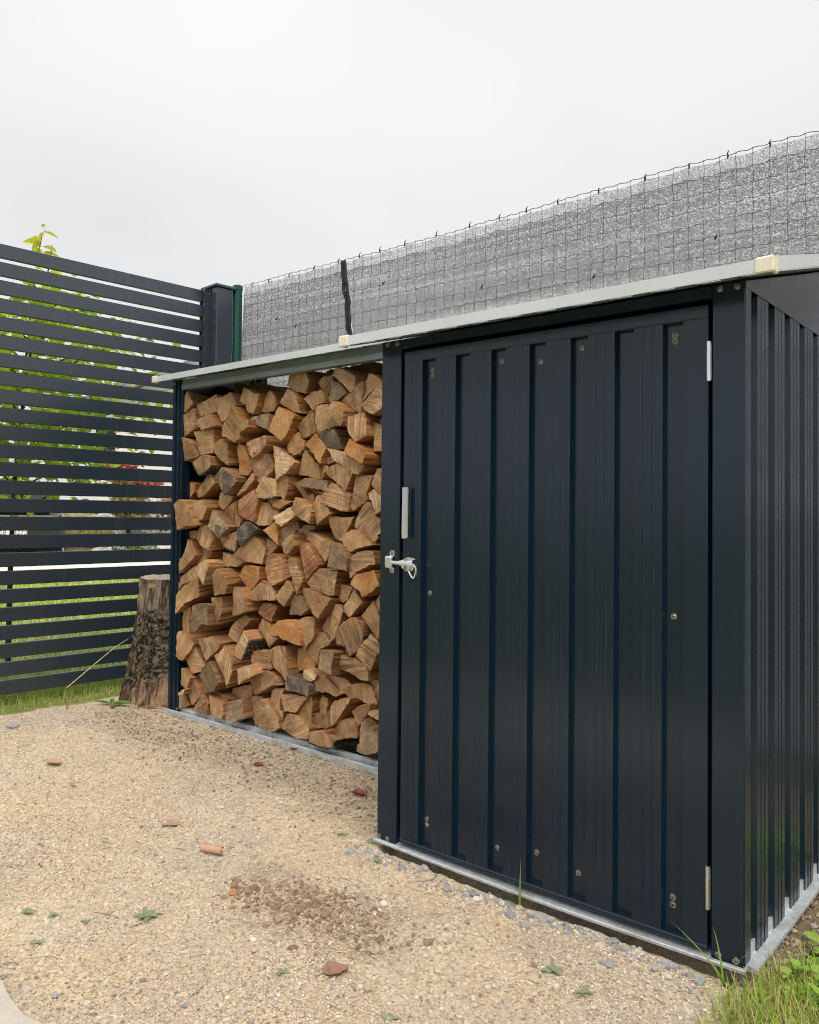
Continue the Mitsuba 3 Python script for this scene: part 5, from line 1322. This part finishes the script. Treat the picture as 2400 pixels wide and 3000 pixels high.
for px, py, pz in ((-5.62, 2.20, 2.80), (-5.55, 2.28, 2.76), (-5.66, 2.12, 2.79)):
    a = leaf_arrays(np.array([[px, py, pz]]), np.array([.08]), np.array([R.uniform(0, 1.2)]), np.array([.1]), np.array([.3]), LC[1:2], (.6, .33), .12, 6)
    part(tree, "leaf", (a[0], a[1]), "foliage_thin", color=a[2])

# bank of planted earth and stones beyond the road
n1, n2 = 90, 26
t_, s_ = np.meshgrid(np.linspace(-14, 22, n1), np.linspace(0, 1, n2), indexing="ij")
hz = .05 + .95 * np.clip(s_ * 1.4, 0, 1) ** .8 + .25 * (meshkit.fbm(np.stack([t_ * .5, s_ * 3, t_ * 0], -1), 3, 5) - .5) * np.clip(s_ * 4, 0, 1)
v = (RD[None, None] * (18.2 + 4.5 * s_[..., None]) + TD[None, None] * t_[..., None])
v[..., 2] = hz
i, j = np.meshgrid(np.arange(n1 - 1), np.arange(n2 - 1), indexing="ij")
mat("bank_soil", lambda p, n, uv: mix((.10, .12, .045), (.26, .22, .13), noise(p.x * 9, p.y * 9)) * (.7 + .6 * noise(p.x * 40, p.y * 40)), .95)
structure("bank", (v.reshape(-1, 3), np.stack([i * n2 + j, (i + 1) * n2 + j, (i + 1) * n2 + j + 1, i * n2 + j + 1], -1).reshape(-1, 4)), "bank_soil", smooth=True)


def bank_z(r, t):
    s = np.clip((r - 18.2) / 4.5, 0, 1)
    return .05 + .95 * np.clip(s * 1.4, 0, 1) ** .8


n = 700
rr_, tt_ = R.uniform(18.4, 21.5, n), R.uniform(-1.2, 3.2, n) + 1.2
iv, jf = np.array(ico.vertices), np.array(ico.faces)
sz_ = R.uniform(.04, .12, n)
c = RD[None] * rr_[:, None] + TD[None] * tt_[:, None]
c[:, 2] = bank_z(rr_, tt_) + .03
v = iv[None] * sz_[:, None, None] * [1.2, 1, .7] * R.uniform(.7, 1.3, (n, 12, 1)) + c[:, None]
tn = np.array([(.5, .5, .48), (.62, .6, .56), (.36, .36, .36)])[R.choice(3, n)]
stuff("bank_stones", (v.reshape(-1, 3), (jf[None] + (np.arange(n) * 12)[:, None, None]).reshape(-1, 3)), "stone_mix", "grey and whitish stones on the planted bank beyond the road", "stones", color=np.repeat(tn, 12, 0))


def bush(name, label, r, t, z, size, n, cols, s1, spiky=False):
    c0 = far(r, t, z)
    d = R.normal(size=(n, 3))
    d /= np.linalg.norm(d, axis=1, keepdims=True)
    lump = .75 + .5 * meshkit.noise(d * 2.2 + r, 3)
    c_ = c0 + d * np.array(size) * (R.random((n, 1)) ** .45) * lump[:, None]
    cc_ = np.array(cols)[R.choice(len(cols), n)] * R.uniform(.75, 1.2, (n, 1))
    if spiky:
        base_ = c0 + np.c_[R.normal(size=(n, 2)) * size[0] * .3, np.full(n, -size[2])]
        a_ = blades(base_, R.uniform(.6, 1.2, n) * size[2] * 2, R.uniform(.05, .7, n), R.uniform(0, 6.28, n), np.full(n, s1), cc_, .8, 3)
    else:
        a_ = leaf_arrays(c_, R.uniform(.7, 1.3, n) * s1, R.uniform(0, 6.28, n), R.normal(0, .6, n), R.normal(0, .6, n), cc_, (.6, .35), .1, 4)
    k_ = thing(name, label, "shrub")
    part(k_, "foliage", (a_[0], a_[1]), "blade", color=a_[2])
    if not spiky:
        part(k_, "stem", cat([tube([far(r, t, .3), c0 + [R.normal(0, .1), R.normal(0, .1), 0], c0 + np.array(size) * R.normal(0, .4, 3)], [.03, .02, .006], 6) for _ in range(4)]), "dark_bark")


bush("red_shrub", "loose red leaved shrub seen in the upper gaps above the bank", 20, .55, 2.0, (.42, .42, .42), 900, [(.55, .13, .10), (.62, .22, .13), (.48, .09, .08)], .09)
bush("red_shrub", "lower wider red shrub next to the white house", 20, 1.0, 1.75, (.55, .5, .26), 700, [(.58, .16, .11), (.60, .28, .16), (.5, .12, .1)], .09)
bush("golden_shrub", "golden brown shrub in the middle of the bank", 19.2, .75, 1.15, (.75, .4, .38), 1500, [(.46, .36, .10), (.38, .34, .12), (.50, .30, .12), (.24, .28, .09)], .08)
bush("golden_shrub", "orange tipped shrub at the right end of the bank's planting", 19.3, 1.75, 1.20, (.65, .4, .30), 1200, [(.52, .30, .13), (.55, .22, .14), (.42, .34, .12)], .08)
bush("ornamental_grass", "tall pale ornamental grass in front of the house", 19.5, 2.35, 1.1, (1.2, .5, .30), 500, [(.58, .48, .34), (.52, .40, .28)], .02, True)
bush("ornamental_grass", "straw coloured ornamental grass beside the car", 18.8, .0, .70, (.7, .4, .28), 600, [(.55, .44, .18), (.45, .42, .18), (.30, .36, .12)], .02, True)
bush("green_shrub", "low green shrub at the foot of the bank", 18.5, .75, .30, (.9, .3, .24), 900, [(.14, .24, .06), (.20, .30, .08), (.28, .30, .12)], .06)
bush("green_shrub", "grey green low shrub at the right end of the bank", 18.6, 2.0, .42, (.8, .3, .22), 800, [(.24, .28, .16), (.20, .26, .10), (.36, .26, .16)], .06)

# house: white rendered gable wall with a tiled roof
mat("white_render", lambda p, n, uv: mi.Color3f((.80, .80, .78)) * (.97 + .05 * fbm(p.x * 3, p.y * 3, p.z * 3)), .85)
mat("roof_tile", lambda p, n, uv: mi.Color3f((.30, .30, .34)) * (.8 + .4 * noise(p.x * 3, p.y * 3, p.z * 9)), .6)
mat("window_dark", (.012, .014, .016), .1)
mat("white_frame", (.75, .76, .76), .4)
HR, HT0 = 25.0, -.1
hs = thing("white_house", "white rendered house with a grey tiled roof beyond the road", "house")


def hb(t0, t1, r0, r1, z0, z1):
    m_ = box(t0, t1, r0, r1, z0, z1)
    v_ = np.array(m_.vertices)
    m_.vertices = RD * v_[:, 1:2] + TD * v_[:, :1] + v_[:, 2:] * [0, 0, 1]
    m_.invert()
    return m_


gable = Polygon([(HT0, 0), (5.3, 0), (5.3, 4.1), (2.6, 5.3), (HT0, 4.1)])
m = trimesh.creation.extrude_polygon(gable, 8.0, engine="earcut")
w = np.array(m.vertices)
m.vertices = RD * (HR + w[:, 2:]) + TD * w[:, :1] + w[:, 1:2] * [0, 0, 1]
part(hs, "wall", m, "white_render")
slope = (5.3 - 4.1) / (2.6 - HT0)
for sgn in (1, -1):
    v = []
    for t0, z0 in (((HT0 - .5), 4.1 - .5 * slope), (2.6, 5.3)):
        tt = t0 if sgn > 0 else 5.2 - t0
        for dz in (.03, .20):
            for r0 in (HR - .55, HR + 8.5):
                v.append(far(r0, tt, z0 + dz))
    rk = part(hs, "roof", trimesh.convex.convex_hull(np.array(v)), "roof_tile")
    if sgn > 0:
        rows = []
        for q in range(14):
            u = q / 14
            tt, zz_ = HT0 - .5 + (2.6 - HT0 + .5) * u, 4.1 - .5 * slope + (1.2 + .5 * slope) * u
            part(rk, "tile", trimesh.convex.convex_hull(np.array([far(r_, tt + dt, zz_ + dt * slope + dz + .20) for r_ in (HR - .57, HR + 1.2) for dt, dz in ((0, .0), (.33, .0), (0, .05), (.33, .02))])), "roof_tile")
wk = part(hs, "window", hb(HT0 + .12, .56, HR - .02, HR + .0, 2.45, 3.4), "window_dark")
part(wk, "sill", hb(HT0 + .05, .62, HR - .10, HR - .021, 2.36, 2.44), "white_frame")
part(wk, "frame", cat([hb(HT0 + .09, HT0 + .119, HR - .03, HR - .002, 2.45, 3.4), hb(.561, .59, HR - .03, HR - .002, 2.45, 3.4)]), "white_frame")
wk = part(hs, "window", hb(2.6, 3.7, HR - .02, HR, 1.2, 2.4), "window_dark")
part(wk, "frame", cat([hb(2.56, 2.599, HR - .03, HR - .002, 1.2, 2.4), hb(3.701, 3.74, HR - .03, HR - .002, 1.2, 2.4), hb(3.13, 3.17, HR - .035, HR - .021, 1.2, 2.4)]), "white_frame")

# parked dark car, tail towards the fence
mat("car_paint", (.018, .019, .022), .22, clearcoat=1.0)
mat("car_glass", (.02, .025, .03), .06)
mat("tyre", (.02, .02, .02), .85)
mat("lamp_red", (.42, .02, .02), .2)
mat("plate_white", (.80, .80, .78), .4)
mat("plate_blue", (.02, .09, .55), .4)
mat("plate_ink", (.02, .02, .02), .5)
CR, CT = 16.0, -1.40     # distance of the tail, offset of the middle


def ct(v_):
    """car space (x right, y forward/away, z up) -> world"""
    v_ = np.asarray(v_, float)
    return RD * (CR + v_[:, 1:2]) + TD * (CT + v_[:, :1]) + v_[:, 2:] * [0, 0, 1]


def hull(p_):
    return trimesh.convex.convex_hull(ct(np.array(p_)))


def sym(l_):
    return [(s__ * x_, y_, z_) for x_, y_, z_ in l_ for s__ in (1, -1)]


car = thing("parked_car", "dark parked car on the road behind the slat fence with its number plate showing", "car")
part(car, "body", cat([hull(sym([(.80, .05, .40), (.86, .30, .38), (.86, 4.0, .38), (.72, 4.3, .42), (.78, .02, .72), (.88, .35, .80), (.88, 3.9, .72), (.70, 4.25, .70), (.80, .10, .96), (.84, .4, 1.0), (.82, 3.0, .95)])),
                       hull(sym([(.76, .12, .95), (.80, 2.9, .93), (.62, .55, 1.45), (.62, 1.9, 1.47), (.70, .30, 1.15)]))]), "car_paint")
part(car, "rear_window", hull(sym([(.66, .125, 1.02), (.56, .475, 1.385), (.66, .095, 1.02), (.56, .445, 1.385)])), "car_glass")
for s__ in (1, -1):
    part(car, "side_window", hull([(s__ * .815, .7, 1.0), (s__ * .81, 2.5, 1.0), (s__ * .66, .8, 1.38), (s__ * .66, 1.8, 1.40), (s__ * .795, .7, 1.0), (s__ * .79, 2.5, 1.0), (s__ * .64, .8, 1.38), (s__ * .64, 1.8, 1.40)]), "car_glass")
    part(car, "tail_lamp", hull([(s__ * .60, .00, .70), (s__ * .80, .04, .70), (s__ * .60, .03, .84), (s__ * .79, .07, .84), (s__ * .60, .10, .70), (s__ * .80, .14, .70), (s__ * .60, .13, .84), (s__ * .79, .16, .84)]), "lamp_red")
    for y_ in (.75, 3.45):
        wv = cyl((s__ * .68, y_, .31), (s__ * .87, y_, .31), .31, 28)
        wk = part(car, "wheel", trimesh.Trimesh(ct(wv.vertices), wv.faces[:, ::-1], process=False), "tyre")
        wv = cyl((s__ * .86, y_, .31), (s__ * .885, y_, .31), .20, 20)
        part(wk, "rim", trimesh.Trimesh(ct(wv.vertices), wv.faces[:, ::-1], process=False), "bright_steel")
part(car, "bumper", hull(sym([(.82, -.02, .42), (.70, -.08, .45), (.82, -.02, .62), (.70, -.08, .60), (.84, .25, .42), (.84, .25, .62)])), "car_paint")
PZ, PX = .598, .05
pk = part(car, "number_plate", hull([(PX + a_, b_, PZ + c_) for a_ in (-.26, .26) for b_ in (-.095, -.088) for c_ in (0, .115)]), "plate_white")
part(pk, "blue_band", hull([(PX + a_, b_, PZ + c_) for a_ in (-.258, -.215) for b_ in (-.098, -.094) for c_ in (.002, .113)]), "plate_blue")
for txt, x0 in (("1B", -.185), ("8272", .035)):
    tm = meshkit.text_mesh(txt, .075, .002)
    tv_ = np.array(tm.vertices)
    tv_[:, 0] *= .86
    part(pk, "lettering", trimesh.Trimesh(ct(np.stack([PX + x0 + tv_[:, 0], -.096 - tv_[:, 2], PZ + .02 + tv_[:, 1]], 1)), tm.faces, process=False), "plate_ink")
part(car, "bumper_trim", hull(sym([(.55, -.085, .40), (.55, -.085, .46), (.50, .1, .40), (.50, .1, .46)])), "tyre")
